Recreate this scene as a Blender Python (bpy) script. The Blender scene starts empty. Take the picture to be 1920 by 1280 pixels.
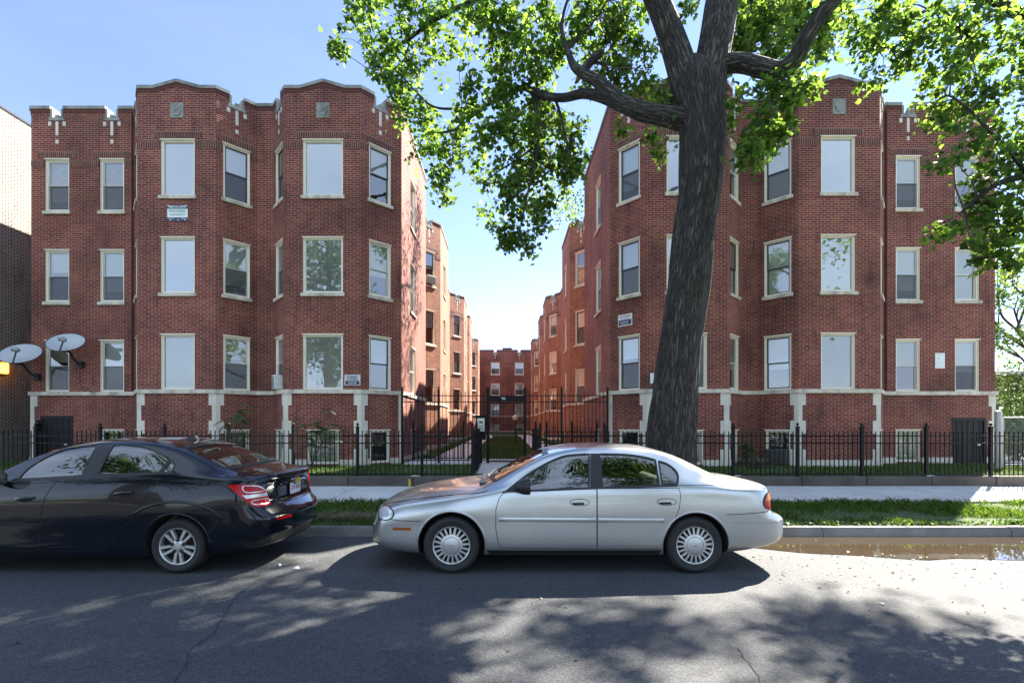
import bpy, bmesh, math, random
import numpy as np
from mathutils import Vector, Matrix
from mathutils.bvhtree import BVHTree
from mathutils.geometry import delaunay_2d_cdt, tessellate_polygon

R = math.radians
random.seed(7)
rng = np.random.default_rng(7)
S = bpy.context.scene
COL = S.collection

# ------------------------------------------------------------------ camera, sky, sun, exposure
cam_data = bpy.data.cameras.new("camera")
cam = bpy.data.objects.new("camera", cam_data)
COL.objects.link(cam)
cam.location = (0, 0, 1.68)
cam.rotation_euler = (R(90), 0, 0)
cam_data.sensor_width = 36
cam_data.lens = 17.0
cam_data.shift_x = 13 / 1920
cam_data.shift_y = 153 / 1920
cam_data.clip_start = 0.05
cam_data.clip_end = 2000
S.camera = cam

SUN = Vector((0.765, 0.705, 1.0)).normalized()
sun_el = math.asin(SUN.z)
sun_az = math.atan2(SUN.x, SUN.y)
W = bpy.data.worlds.new("World")
S.world = W
W.use_nodes = True
nt = W.node_tree
sky = nt.nodes.new("ShaderNodeTexSky")
sky.sky_type = 'NISHITA'
sky.sun_disc = False
sky.sun_elevation = sun_el
sky.sun_rotation = sun_az
sky.air_density = 0.85
sky.altitude = 500
sky.dust_density = 0.0
sky.ozone_density = 3.2
bg = nt.nodes["Background"]
# thin high cloud, mostly towards the sun and low in the sky
tc = nt.nodes.new("ShaderNodeTexCoord"); mp = nt.nodes.new("ShaderNodeMapping"); mp.inputs["Scale"].default_value = (1.6, 1.6, 5.0)
nz = nt.nodes.new("ShaderNodeTexNoise"); nz.inputs["Scale"].default_value = 1.7; nz.inputs["Detail"].default_value = 6; nz.inputs["Roughness"].default_value = 0.6; nz.inputs["Distortion"].default_value = 0.6
cr_ = nt.nodes.new("ShaderNodeValToRGB"); cr_.color_ramp.elements[0].position = 0.42; cr_.color_ramp.elements[0].color = (0, 0, 0, 1); cr_.color_ramp.elements[1].position = 0.85; cr_.color_ramp.elements[1].color = (0.13, 0.13, 0.13, 1)
mxs = nt.nodes.new("ShaderNodeMix"); mxs.data_type = 'RGBA'; mxs.inputs[7].default_value = (2.6, 2.75, 3.1, 1)
nt.links.new(tc.outputs["Generated"], mp.inputs[0]); nt.links.new(mp.outputs[0], nz.inputs[0]); nt.links.new(nz.outputs[0], cr_.inputs[0]); nt.links.new(cr_.outputs[0], mxs.inputs[0]); 
tn_ = nt.nodes.new("ShaderNodeMix"); tn_.data_type = 'RGBA'; tn_.blend_type = 'MULTIPLY'; tn_.inputs[0].default_value = 1.0; tn_.inputs[7].default_value = (1.12, 0.96, 0.97, 1)
nt.links.new(sky.outputs[0], tn_.inputs[6]); nt.links.new(tn_.outputs[2], mxs.inputs[6])
bg.inputs[1].default_value = 0.075
# unseen pale cloud bank added behind the camera to light the shaded fronts
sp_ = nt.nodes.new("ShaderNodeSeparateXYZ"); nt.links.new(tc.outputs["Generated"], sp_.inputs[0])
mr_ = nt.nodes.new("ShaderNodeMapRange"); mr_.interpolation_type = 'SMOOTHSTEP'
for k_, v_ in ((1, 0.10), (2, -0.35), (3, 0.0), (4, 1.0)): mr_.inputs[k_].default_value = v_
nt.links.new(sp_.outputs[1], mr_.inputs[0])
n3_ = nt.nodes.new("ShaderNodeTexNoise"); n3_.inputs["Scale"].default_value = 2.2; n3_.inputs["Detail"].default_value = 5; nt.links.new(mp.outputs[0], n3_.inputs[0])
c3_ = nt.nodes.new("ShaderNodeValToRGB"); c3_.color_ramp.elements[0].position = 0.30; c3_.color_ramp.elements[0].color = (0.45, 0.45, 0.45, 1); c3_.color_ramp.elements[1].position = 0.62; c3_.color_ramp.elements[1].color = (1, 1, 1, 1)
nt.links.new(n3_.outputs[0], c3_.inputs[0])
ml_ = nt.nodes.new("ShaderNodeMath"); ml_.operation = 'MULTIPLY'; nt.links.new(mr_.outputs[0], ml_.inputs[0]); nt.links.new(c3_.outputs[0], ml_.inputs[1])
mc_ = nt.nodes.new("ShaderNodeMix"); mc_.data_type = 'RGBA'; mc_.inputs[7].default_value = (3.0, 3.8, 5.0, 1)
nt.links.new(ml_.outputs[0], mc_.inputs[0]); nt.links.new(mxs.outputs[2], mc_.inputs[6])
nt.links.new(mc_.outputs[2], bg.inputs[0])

sd = bpy.data.lights.new("sun", 'SUN')
sd.energy = 5.0
sd.angle = R(0.53)
sd.color = (1.0, 0.92, 0.80)
so = bpy.data.objects.new("sun", sd)
COL.objects.link(so)
so.location = (20, 20, 40)
so.rotation_euler = SUN.to_track_quat('Z', 'Y').to_euler()

S.view_settings.view_transform = 'Standard'
S.view_settings.look = 'None'
S.view_settings.exposure = 2.45
S.view_settings.gamma = 1.0
S.cycles.max_bounces = 8
S.cycles.transparent_max_bounces = 16
S.cycles.caustics_reflective = False
S.cycles.caustics_refractive = False

FPX, PX0, PY0, CZ = 906.7, 947.0, 793.0, 1.68
def P(px, py, y):
    """the point at depth y that the photograph shows at (px, py)"""
    return Vector(((px - PX0) * y / FPX, y, CZ + (PY0 - py) * y / FPX))

# ------------------------------------------------------------------ scene helpers
def tag(o, label=None, cat=None, group=None, kind=None):
    if label: o["label"] = label
    if cat: o["category"] = cat
    if group: o["group"] = group
    if kind: o["kind"] = kind
    return o

def thing(name, loc, label, cat, group=None):
    o = bpy.data.objects.new(name, None)
    o.empty_display_size = 0.3
    COL.objects.link(o)
    o.location = loc
    return tag(o, label, cat, group)

def origin_of(o):
    v = Vector((0, 0, 0))
    while o is not None:
        v = v + o.location
        o = o.parent
    return v

class MB:
    """collects shapes in world coordinates; build() links them as ONE mesh object"""
    def __init__(self):
        self.v, self.f, self.uv, self.m, self.has_uv = [], [], [], [], False
    def add(self, vs, fs, uvs=None, m=0):
        b = len(self.v)
        self.v += [tuple(p) for p in vs]
        for i, f in enumerate(fs):
            self.f.append(tuple(b + k for k in f))
            self.m.append(m)
            if uvs is not None:
                self.uv.append(uvs[i]); self.has_uv = True
            else:
                self.uv.append(None)
        return self
    def quad(self, a, b, c, d, uv=None, m=0):
        return self.add([a, b, c, d], [(0, 1, 2, 3)], [uv] if uv else None, m)
    def box(self, lo, hi, m=0):
        x0, y0, z0 = lo; x1, y1, z1 = hi
        return self.hexa([(x0, y0, z0), (x1, y0, z0), (x1, y1, z0), (x0, y1, z0), (x0, y0, z1), (x1, y0, z1), (x1, y1, z1), (x0, y1, z1)], m)
    def hexa(self, p, m=0):
        return self.add(p, [(3, 2, 1, 0), (4, 5, 6, 7), (0, 1, 5, 4), (1, 2, 6, 5), (2, 3, 7, 6), (3, 0, 4, 7)], None, m)
    def obox(self, o, d, n, u0, u1, n0, n1, z0, z1, m=0):
        """box in a wall's frame: along d, out along n, up z"""
        def q(u, k, z): return (o[0] + d[0] * u + n[0] * k, o[1] + d[1] * u + n[1] * k, z)
        return self.hexa([q(u0, n1, z0), q(u1, n1, z0), q(u1, n0, z0), q(u0, n0, z0), q(u0, n1, z1), q(u1, n1, z1), q(u1, n0, z1), q(u0, n0, z1)], m)
    def cyl(self, a, b, r0, r1=None, n=10, caps=True, m=0):
        a, b = Vector(a), Vector(b)
        r1 = r0 if r1 is None else r1
        z = (b - a).normalized()
        x = z.orthogonal().normalized(); y = z.cross(x)
        vs = []
        for p, r in ((a, r0), (b, r1)):
            for i in range(n):
                t = 2 * math.pi * i / n
                vs.append(p + x * (math.cos(t) * r) + y * (math.sin(t) * r))
        fs = [(i, (i + 1) % n, n + (i + 1) % n, n + i) for i in range(n)]
        if caps:
            fs += [tuple(range(n - 1, -1, -1)), tuple(range(n, 2 * n))]
        return self.add(vs, fs, None, m)
    def tube(self, pts, rad, n=8, m=0, caps=True, wob=None):
        pts = [Vector(p) for p in pts]
        k = len(pts)
        rad = [rad] * k if isinstance(rad, (int, float)) else rad
        t0 = (pts[1] - pts[0]).normalized()
        x = t0.orthogonal().normalized()
        vs = []
        for i in range(k):
            t = (pts[min(i + 1, k - 1)] - pts[max(i - 1, 0)]).normalized()
            x = (x - t * x.dot(t)).normalized(); y = t.cross(x)
            for j in range(n):
                a = 2 * math.pi * j / n
                r = rad[i] * (wob(i, j, a) if wob else 1.0)
                vs.append(pts[i] + x * (math.cos(a) * r) + y * (math.sin(a) * r))
        fs = []
        for i in range(k - 1):
            for j in range(n):
                fs.append((i * n + j, i * n + (j + 1) % n, (i + 1) * n + (j + 1) % n, (i + 1) * n + j))
        if caps:
            fs += [tuple(range(n - 1, -1, -1)), tuple((k - 1) * n + j for j in range(n))]
        return self.add(vs, fs, None, m)
    def lathe(self, prof, c, axis='Y', n=32, m=0):
        """prof: (radius, along axis) pairs"""
        vs = []
        for r, h in prof:
            for j in range(n):
                a = 2 * math.pi * j / n
                if axis == 'Y': vs.append((c[0] + math.cos(a) * r, c[1] + h, c[2] + math.sin(a) * r))
                else: vs.append((c[0] + math.cos(a) * r, c[1] + math.sin(a) * r, c[2] + h))
        fs = []
        for i in range(len(prof) - 1):
            for j in range(n):
                fs.append((i * n + j, i * n + (j + 1) % n, (i + 1) * n + (j + 1) % n, (i + 1) * n + j))
        return self.add(vs, fs, None, m)
    def build(self, name, mats, parent=None, smooth=False, bevel=0.0, label=None):
        me = bpy.data.meshes.new(name)
        o0 = origin_of(parent) if parent is not None else Vector((0, 0, 0))
        me.from_pydata([(p[0] - o0.x, p[1] - o0.y, p[2] - o0.z) for p in self.v], [], self.f)
        if self.has_uv:
            uvl = me.uv_layers.new(name="UVMap")
            flat = []
            for f, u in zip(self.f, self.uv):
                if u is None: flat += [0.0, 0.0] * len(f)
                else:
                    for q in u: flat += [q[0], q[1]]
            uvl.data.foreach_set("uv", flat)
        for mm in (mats if isinstance(mats, (list, tuple)) else [mats]):
            me.materials.append(mm)
        me.polygons.foreach_set("material_index", self.m)
        if smooth:
            me.polygons.foreach_set("use_smooth", [True] * len(me.polygons))
            if smooth is not True:
                me.set_sharp_from_angle(angle=R(smooth))
        me.update()
        o = bpy.data.objects.new(name, me)
        COL.objects.link(o)
        if parent is not None: o.parent = parent
        if bevel:
            b = o.modifiers.new("bevel", 'BEVEL'); b.width = bevel; b.segments = 1; b.limit_method = 'ANGLE'
        if label: o["label"] = label
        return o

def soup(name, verts, nper, mats, parent=None, mat_idx=None):
    """many separate polygons of nper corners each: one mesh"""
    n = len(verts) // nper
    o0 = origin_of(parent) if parent is not None else Vector((0, 0, 0))
    verts = verts - np.array([[o0.x, o0.y, o0.z]])
    me = bpy.data.meshes.new(name)
    me.vertices.add(n * nper); me.vertices.foreach_set("co", verts.astype(np.float32).ravel())
    me.loops.add(n * nper); me.loops.foreach_set("vertex_index", np.arange(n * nper, dtype=np.int32))
    me.polygons.add(n)
    me.polygons.foreach_set("loop_start", np.arange(0, n * nper, nper, dtype=np.int32))
    me.polygons.foreach_set("loop_total", np.full(n, nper, dtype=np.int32))
    for mm in (mats if isinstance(mats, (list, tuple)) else [mats]): me.materials.append(mm)
    if mat_idx is not None: me.polygons.foreach_set("material_index", mat_idx.astype(np.int32))
    me.update(calc_edges=True)
    o = bpy.data.objects.new(name, me); COL.objects.link(o)
    if parent is not None: o.parent = parent
    return o

def children_of(o): return [c for c in bpy.data.objects if c.parent is o]
def copy_tree(o, parent=None):
    c = o.copy(); COL.objects.link(c)
    if parent is not None: c.parent = parent
    for ch in children_of(o): copy_tree(ch, c)
    return c

# ------------------------------------------------------------------ materials
MATS = {}
def newmat(name):
    m = bpy.data.materials.new(name); m.use_nodes = True
    t = m.node_tree
    MATS[name] = m
    return m, t, t.nodes["Principled BSDF"], t.nodes["Material Output"]
def N(t, ty, **kw):
    n = t.nodes.new(ty)
    for k, v in kw.items():
        if k.startswith("i_"):
            key = k[2:]
            key = int(key) if key.isdigit() else key.replace("_", " ")
            n.inputs[key].default_value = v
        else: setattr(n, k, v)
    return n
def ramp(t, src, stops):
    r = t.nodes.new("ShaderNodeValToRGB")
    e = r.color_ramp.elements
    while len(e) < len(stops): e.new(0.5)
    for k, (p, c) in enumerate(stops):
        e[k].position = p; e[k].color = (*c, 1) if len(c) == 3 else c
    t.links.new(src, r.inputs[0])
    return r
def mix(t, fac, a, b, blend='MIX'):
    n = t.nodes.new("ShaderNodeMix"); n.data_type = 'RGBA'; n.blend_type = blend
    for sock, v in ((n.inputs[0], fac), (n.inputs[6], a), (n.inputs[7], b)):
        if hasattr(v, "is_linked"): t.links.new(v, sock)
        elif isinstance(v, (int, float)): sock.default_value = v
        else: sock.default_value = (*v, 1) if len(v) == 3 else v
    return n.outputs[2]
def bump(t, bs, h, strength=0.3, dist=0.01):
    b = N(t, "ShaderNodeBump"); b.inputs["Strength"].default_value = strength; b.inputs["Distance"].default_value = dist
    t.links.new(h, b.inputs["Height"]); t.links.new(b.outputs[0], bs.inputs["Normal"])
def coords(t, which="Object"):
    return N(t, "ShaderNodeTexCoord").outputs[which]
def noise(t, vec, scale, detail=4, rough=0.55, dist=0.0):
    n = N(t, "ShaderNodeTexNoise"); n.inputs["Scale"].default_value = scale; n.inputs["Detail"].default_value = detail
    n.inputs["Roughness"].default_value = rough; n.inputs["Distortion"].default_value = dist
    if vec is not None: t.links.new(vec, n.inputs["Vector"])
    return n.outputs[0]
def mapping(t, vec, scale=(1, 1, 1)):
    m = N(t, "ShaderNodeMapping"); m.inputs["Scale"].default_value = scale
    t.links.new(vec, m.inputs["Vector"]); return m.outputs[0]

def simple(name, col, rough=0.6, metal=0.0, var=0.0, vscale=6.0, coat=0.0, bmp=0.0, bscale=40.0, spec=None):
    m, t, b, o = newmat(name)
    b.inputs["Roughness"].default_value = rough; b.inputs["Metallic"].default_value = metal
    b.inputs["Coat Weight"].default_value = coat; b.inputs["Coat Roughness"].default_value = 0.03
    if spec is not None: b.inputs["Specular IOR Level"].default_value = spec
    if var > 0:
        v = noise(t, coords(t), vscale, 5)
        c = mix(t, v, tuple(x * (1 - var) for x in col), tuple(min(1, x * (1 + var)) for x in col))
        t.links.new(c, b.inputs["Base Color"])
    else: b.inputs["Base Color"].default_value = (*col, 1)
    if bmp > 0: bump(t, b, noise(t, coords(t), bscale, 3), bmp, 0.005)
    return m

def brick_mat(name, c1, c2, c3, mortar, bw=0.215, rh=0.0677, ms=0.010, stain=0.5, swap=False, rough_bump=0.6):
    m, t, b, o = newmat(name)
    uv = coords(t, "UV")
    if swap:
        mp = N(t, "ShaderNodeMapping"); mp.inputs["Rotation"].default_value = (0, 0, R(90)); t.links.new(uv, mp.inputs["Vector"]); uv = mp.outputs[0]
    br = N(t, "ShaderNodeTexBrick"); br.offset = 0.0 if swap else 0.5
    t.links.new(uv, br.inputs["Vector"])
    br.inputs["Scale"].default_value = 1.0; br.inputs["Brick Width"].default_value = bw; br.inputs["Row Height"].default_value = rh
    br.inputs["Mortar Size"].default_value = ms; br.inputs["Mortar Smooth"].default_value = 0.15; br.inputs["Bias"].default_value = 0.0
    br.inputs["Color1"].default_value = (*c1, 1); br.inputs["Color2"].default_value = (*c2, 1); br.inputs["Mortar"].default_value = (*mortar, 1)
    # a second lookup gives some bricks a third, browner tone
    wn = N(t, "ShaderNodeTexBrick"); wn.offset = 0.0 if swap else 0.5
    t.links.new(uv, wn.inputs["Vector"])
    wn.inputs["Scale"].default_value = 1.0; wn.inputs["Brick Width"].default_value = bw; wn.inputs["Row Height"].default_value = rh
    wn.inputs["Mortar Size"].default_value = 0.0; wn.inputs["Color1"].default_value = (0, 0, 0, 1); wn.inputs["Color2"].default_value = (1, 1, 1, 1)
    sel = ramp(t, wn.outputs[0], [(0.62, (0, 0, 0)), (0.75, (1, 1, 1))])
    fac = N(t, "ShaderNodeMath", operation='MULTIPLY'); inv = N(t, "ShaderNodeMath", operation='SUBTRACT'); inv.inputs[0].default_value = 1
    t.links.new(br.outputs["Fac"], inv.inputs[1]); t.links.new(sel.outputs[0], fac.inputs[0]); t.links.new(inv.outputs[0], fac.inputs[1])
    c = mix(t, fac.outputs[0], br.outputs["Color"], c3)
    big = noise(t, uv, 0.45, 5, 0.6)
    st = ramp(t, big, [(0.35, (1 - 0.45 * stain,) * 3), (0.62, (1 + 0.12 * stain,) * 3)])
    c = mix(t, 1.0, c, st.outputs[0], 'MULTIPLY')
    st2 = ramp(t, noise(t, mapping(t, uv, (2.2, .55, 1)), 1.1, 6, .7), [(.30, (.50, .49, .52)), (.48, (1.0,) * 3), (.60, (1.0,) * 3), (.76, (1.32, 1.28, 1.15))])
    c = mix(t, 1.0, c, st2.outputs[0], 'MULTIPLY')
    fine = ramp(t, noise(t, uv, 30, 4), [(0.3, (0.8,) * 3), (0.7, (1.15,) * 3)])
    c = mix(t, 1.0, c, fine.outputs[0], 'MULTIPLY')
    t.links.new(c, b.inputs["Base Color"])
    b.inputs["Roughness"].default_value = 0.85
    hh = N(t, "ShaderNodeMath", operation='MULTIPLY_ADD'); hh.inputs[1].default_value = -1.0
    t.links.new(br.outputs["Fac"], hh.inputs[0])
    n2 = N(t, "ShaderNodeMath", operation='MULTIPLY'); n2.inputs[1].default_value = 0.6
    t.links.new(noise(t, uv, 22, 4), n2.inputs[0]); t.links.new(n2.outputs[0], hh.inputs[2])
    bump(t, b, hh.outputs[0], rough_bump, 0.012)
    return m

BRICK = brick_mat("red_brick", (0.205, 0.030, 0.020), (0.050, 0.008, 0.010), (0.20, 0.058, 0.025), (0.42, 0.215, 0.165), stain=0.9)
BRICK_COURT = brick_mat("sun_warmed_brick", (0.30, 0.080, 0.040), (0.16, 0.040, 0.024), (0.34, 0.13, 0.060), (0.44, 0.28, 0.19), stain=0.5)  # oranger courtyard brick; part of its warmth is sunlight put into the colour
SOLDIER = brick_mat("soldier_brick", (0.13, 0.028, 0.02), (0.055, 0.012, 0.012), (0.14, 0.045, 0.022), (0.32, 0.19, 0.145), stain=0.3, swap=True, ms=0.011)
COMMON = brick_mat("grey_common_brick", (0.58, 0.52, 0.45), (0.42, 0.38, 0.33), (0.52, 0.43, 0.34), (0.05, 0.045, 0.042), ms=0.014, stain=0.25, rough_bump=0.9)
EDGE = simple("edge_brick", (0.10, 0.028, 0.022), 0.85, var=0.4, vscale=9)

def stone_mat(name, col, stain):
    m, t, b, o = newmat(name)
    v = coords(t)
    s = noise(t, mapping(t, v, (1.2, 1.2, 0.5)), 2.5, 6, 0.65)
    r = ramp(t, s, [(0.36, tuple(x * (1 - stain) for x in col)), (0.55, col), (0.8, tuple(min(1, x * 1.1) for x in col))])
    f = ramp(t, noise(t, v, 60, 3), [(0.3, (0.88,) * 3), (0.7, (1.08,) * 3)])
    t.links.new(mix(t, 1.0, r.outputs[0], f.outputs[0], 'MULTIPLY'), b.inputs["Base Color"])
    b.inputs["Roughness"].default_value = 0.85
    bump(t, b, noise(t, v, 45, 4), 0.25, 0.004)
    return m
STONE = stone_mat("limestone", (0.68, 0.61, 0.50), 0.42)
STONE_CLEAN = stone_mat("pale_limestone", (0.72, 0.66, 0.56), 0.18)
COPE = stone_mat("weathered_coping", (0.30, 0.295, 0.27), 0.45)
FRAME = simple("cream_window_paint", (0.88, 0.80, 0.66), 0.45, var=0.05, vscale=3)
SASHD = simple("dark_sash", (0.05, 0.052, 0.055), 0.4)
SASHL = simple("pale_sash", (0.62, 0.61, 0.56), 0.45)
BLIND = simple("white_blind", (0.92, 0.92, 0.90), 0.7, var=0.03, vscale=2)
def slat_mat():
    m, t, b, o = newmat("slatted_blind")
    sp = N(t, "ShaderNodeSeparateXYZ"); t.links.new(coords(t), sp.inputs[0])
    a = N(t, "ShaderNodeMath", operation='MULTIPLY'); a.inputs[1].default_value = 2 * math.pi / .05; t.links.new(sp.outputs[2], a.inputs[0])
    s = N(t, "ShaderNodeMath", operation='SINE'); t.links.new(a.outputs[0], s.inputs[0])
    r = ramp(t, s.outputs[0], [(0.0, (.80, .79, .74)), (0.62, (.80, .79, .74)), (0.8, (.30, .30, .29))]); t.links.new(r.outputs[0], b.inputs["Base Color"]); b.inputs["Roughness"].default_value = .6
    return m
SLATS = slat_mat()
CURTAIN = simple("beige_curtain", (0.48, 0.42, 0.33), 0.9, var=0.25, vscale=5)
BLIND2 = simple("greyed_blind", (0.66, 0.69, 0.62), 0.75, var=0.15, vscale=2)
ROOM = simple("dark_room", (0.018, 0.019, 0.022), 0.9)
BLACK_IRON = simple("black_iron", (0.005, 0.005, 0.006), 0.55, var=0.3, vscale=30, spec=0.25)
BLACK_BOARD = simple("black_painted_board", (0.010, 0.010, 0.012), 0.7, var=0.3)
ROOFING = simple("roofing_felt", (0.06, 0.06, 0.06), 0.9)

def glass_mat(name, base=0.10, tint=(1, 1, 1), boost=1.0, wav=0.02):
    m, t, b, o = newmat(name)
    t.nodes.remove(b)
    tr = N(t, "ShaderNodeBsdfTransparent"); tr.inputs[0].default_value = (*tint, 1)
    gl = N(t, "ShaderNodeBsdfGlossy"); gl.inputs["Roughness"].default_value = 0.012
    fr = N(t, "ShaderNodeFresnel"); fr.inputs[0].default_value = 1.5
    ad = N(t, "ShaderNodeMath", operation='MULTIPLY_ADD', use_clamp=True); ad.inputs[1].default_value = boost; ad.inputs[2].default_value = base
    t.links.new(fr.outputs[0], ad.inputs[0])
    mx = N(t, "ShaderNodeMixShader")
    t.links.new(ad.outputs[0], mx.inputs[0]); t.links.new(tr.outputs[0], mx.inputs[1]); t.links.new(gl.outputs[0], mx.inputs[2])
    if wav:
        bp = N(t, "ShaderNodeBump"); bp.inputs["Strength"].default_value = wav; bp.inputs["Distance"].default_value = 0.05
        t.links.new(noise(t, coords(t), 3.5, 2), bp.inputs["Height"]); t.links.new(bp.outputs[0], gl.inputs["Normal"]); 
    t.links.new(mx.outputs[0], o.inputs[0])
    return m
GLASS = glass_mat("window_glass", 0.20, (0.95, 0.98, 0.98), 1.2, 0.02)
CARGLASS = glass_mat("tinted_car_glass", 0.15, (0.36, 0.44, 0.44), 1.3, 0.0)
GLASSB = glass_mat("coated_window_glass", 0.32, (0.95, 0.98, 0.98), 1.2, 0.02)

def asphalt_mat():
    m, t, b, o = newmat("asphalt")
    v = coords(t)
    big = ramp(t, noise(t, mapping(t, v, (0.35, 1.0, 1)), 0.9, 6, 0.6), [(0.3, (0.042, 0.046, 0.051)), (0.7, (0.068, 0.072, 0.077))])
    agg = N(t, "ShaderNodeTexVoronoi"); agg.inputs["Scale"].default_value = 95; t.links.new(v, agg.inputs["Vector"])
    gr = ramp(t, agg.outputs["Color"], [(0.2, (0.62,) * 3), (0.55, (1.0,) * 3), (0.9, (1.55,) * 3)])
    c = mix(t, 1.0, big.outputs[0], gr.outputs[0], 'MULTIPLY')
    oil = ramp(t, noise(t, mapping(t, v, (1, 1.6, 1)), 0.55, 5, .6, .8), [(.30, (.70,) * 3), (.44, (1.0,) * 3), (.7, (1.0,) * 3), (.8, (1.14,) * 3)])
    c = mix(t, 1.0, c, oil.outputs[0], 'MULTIPLY')
    n2 = ramp(t, noise(t, v, 14, 5, 0.7), [(0.3, (0.8,) * 3), (0.7, (1.18,) * 3)])
    c = mix(t, 1.0, c, n2.outputs[0], 'MULTIPLY')
    t.links.new(c, b.inputs["Base Color"]); b.inputs["Roughness"].default_value = 0.82
    bump(t, b, agg.outputs["Distance"], 0.5, 0.006)
    return m
ASPHALT = asphalt_mat()
def concrete_mat(name, col, dirt, joints=None):
    m, t, b, o = newmat(name)
    v = coords(t)
    big = ramp(t, noise(t, v, 1.3, 6, 0.65), [(0.3, tuple(x * (1 - dirt) for x in col)), (0.6, col), (0.85, tuple(x * 1.1 for x in col))])
    f = ramp(t, noise(t, v, 70, 3), [(0.3, (0.86,) * 3), (0.7, (1.12,) * 3)])
    t.links.new(mix(t, 1.0, big.outputs[0], f.outputs[0], 'MULTIPLY'), b.inputs["Base Color"])
    b.inputs["Roughness"].default_value = 0.88
    bump(t, b, noise(t, v, 60, 4), 0.35, 0.004)
    return m
CONCRETE = concrete_mat("pavement_concrete", (0.60, 0.59, 0.57), 0.22)
KERB = concrete_mat("kerb_concrete", (0.24, 0.23, 0.215), 0.5)
WALLC = concrete_mat("old_wall_concrete", (0.115, 0.10, 0.085), 0.55)
def soil_mat(name, a, bcol, c3):
    m, t, b, o = newmat(name)
    v = coords(t)
    r = ramp(t, noise(t, v, 1.6, 6, 0.65), [(0.3, a), (0.5, bcol), (0.7, c3)])
    f = ramp(t, noise(t, v, 40, 4), [(0.3, (0.6,) * 3), (0.7, (1.3,) * 3)])
    t.links.new(mix(t, 1.0, r.outputs[0], f.outputs[0], 'MULTIPLY'), b.inputs["Base Color"])
    b.inputs["Roughness"].default_value = 0.95
    bump(t, b, noise(t, v, 30, 4), 0.8, 0.03)
    return m
SOIL = soil_mat("turf_soil", (0.045, 0.075, 0.02), (0.055, 0.10, 0.022), (0.085, 0.075, 0.04))

def leaf_mat(name, c_dark, c_mid, c_light, trans, tmix=0.5):
    m, t, b, o = newmat(name)
    g = N(t, "ShaderNodeNewGeometry")
    r = ramp(t, g.outputs["Random Per Island"], [(0.0, c_dark), (0.5, c_mid), (1.0, c_light)])
    r2 = ramp(t, g.outputs["Random Per Island"], [(0.0, tuple(x * 0.22 for x in trans)), (0.5, tuple(x * 0.42 for x in trans)), (1.0, trans)])
    t.links.new(r.outputs[0], b.inputs["Base Color"]); b.inputs["Roughness"].default_value = 0.5
    b.inputs["Specular IOR Level"].default_value = 0.35
    tl = N(t, "ShaderNodeBsdfTranslucent"); t.links.new(r2.outputs[0], tl.inputs[0])
    mx = N(t, "ShaderNodeMixShader"); mx.inputs[0].default_value = tmix
    t.links.new(b.outputs[0], mx.inputs[1]); t.links.new(tl.outputs[0], mx.inputs[2]); t.links.new(mx.outputs[0], o.inputs[0])
    return m
LEAF = leaf_mat("tree_leaf", (0.020, 0.066, 0.016), (0.035, 0.105, 0.020), (0.07, 0.155, 0.025), (0.40, 0.66, 0.08), 0.54)
LEAF2 = leaf_mat("shrub_leaf", (0.03, 0.075, 0.02), (0.05, 0.11, 0.03), (0.07, 0.14, 0.03), (0.2, 0.36, 0.05), 0.4)
LEAF_DARK = leaf_mat("dark_tree_leaf", (0.014, 0.042, 0.012), (0.022, 0.06, 0.014), (0.035, 0.085, 0.018), (0.10, 0.20, 0.03), 0.35)
GRASS = leaf_mat("grass_blade", (0.04, 0.095, 0.012), (0.06, 0.14, 0.018), (0.10, 0.19, 0.03), (0.28, 0.46, 0.05), 0.4)
STRAW = leaf_mat("straw_blade", (0.20, 0.17, 0.09), (0.34, 0.30, 0.17), (0.42, 0.38, 0.25), (0.4, 0.35, 0.2), 0.3)
DEADLEAF = leaf_mat("dead_leaf", (0.05, 0.03, 0.015), (0.10, 0.06, 0.03), (0.18, 0.12, 0.05), (0.2, 0.12, 0.04), 0.2)

def bark_mat():
    m, t, b, o = newmat("bark")
    uv = coords(t, "UV")
    s = mapping(t, uv, (10.0, 1.5, 1))
    n1 = noise(t, s, 1.6, 7, 0.68, 0.6)
    vo = N(t, "ShaderNodeTexVoronoi"); vo.feature = 'DISTANCE_TO_EDGE'; vo.inputs["Scale"].default_value = 1.6
    wv = N(t, "ShaderNodeVectorMath", operation='ADD'); sc = N(t, "ShaderNodeVectorMath", operation='SCALE'); sc.inputs["Scale"].default_value = 1.35
    nn = N(t, "ShaderNodeTexNoise"); nn.inputs["Scale"].default_value = 2.2; t.links.new(s, nn.inputs["Vector"])
    t.links.new(nn.outputs["Color"], sc.inputs[0]); t.links.new(sc.outputs[0], wv.inputs[0]); t.links.new(s, wv.inputs[1]); t.links.new(wv.outputs[0], vo.inputs["Vector"])
    ridge = ramp(t, vo.outputs["Distance"], [(0.02, (0, 0, 0)), (0.30, (1, 1, 1))])
    col = ramp(t, n1, [(0.28, (0.055, 0.046, 0.037)), (0.5, (0.15, 0.132, 0.112)), (0.72, (0.25, 0.23, 0.205))])
    dark = mix(t, ridge.outputs[0], (0.022, 0.018, 0.015), col.outputs[0])
    moss = ramp(t, noise(t, mapping(t, uv, (1, 0.25, 1)), 2.5, 5), [(0.5, (0, 0, 0)), (0.7, (1, 1, 1))])
    mf = N(t, "ShaderNodeMath", operation='MULTIPLY'); mf.inputs[1].default_value = 0.5; t.links.new(moss.outputs[0], mf.inputs[0])
    t.links.new(mix(t, mf.outputs[0], dark, (0.045, 0.055, 0.022)), b.inputs["Base Color"])
    b.inputs["Roughness"].default_value = 0.85
    h = N(t, "ShaderNodeMath", operation='MULTIPLY_ADD'); h.inputs[1].default_value = 1.0
    t.links.new(ridge.outputs[0], h.inputs[0]); t.links.new(n1, h.inputs[2])
    bump(t, b, h.outputs[0], 1.0, 0.05)
    return m
BARK = bark_mat()
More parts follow.
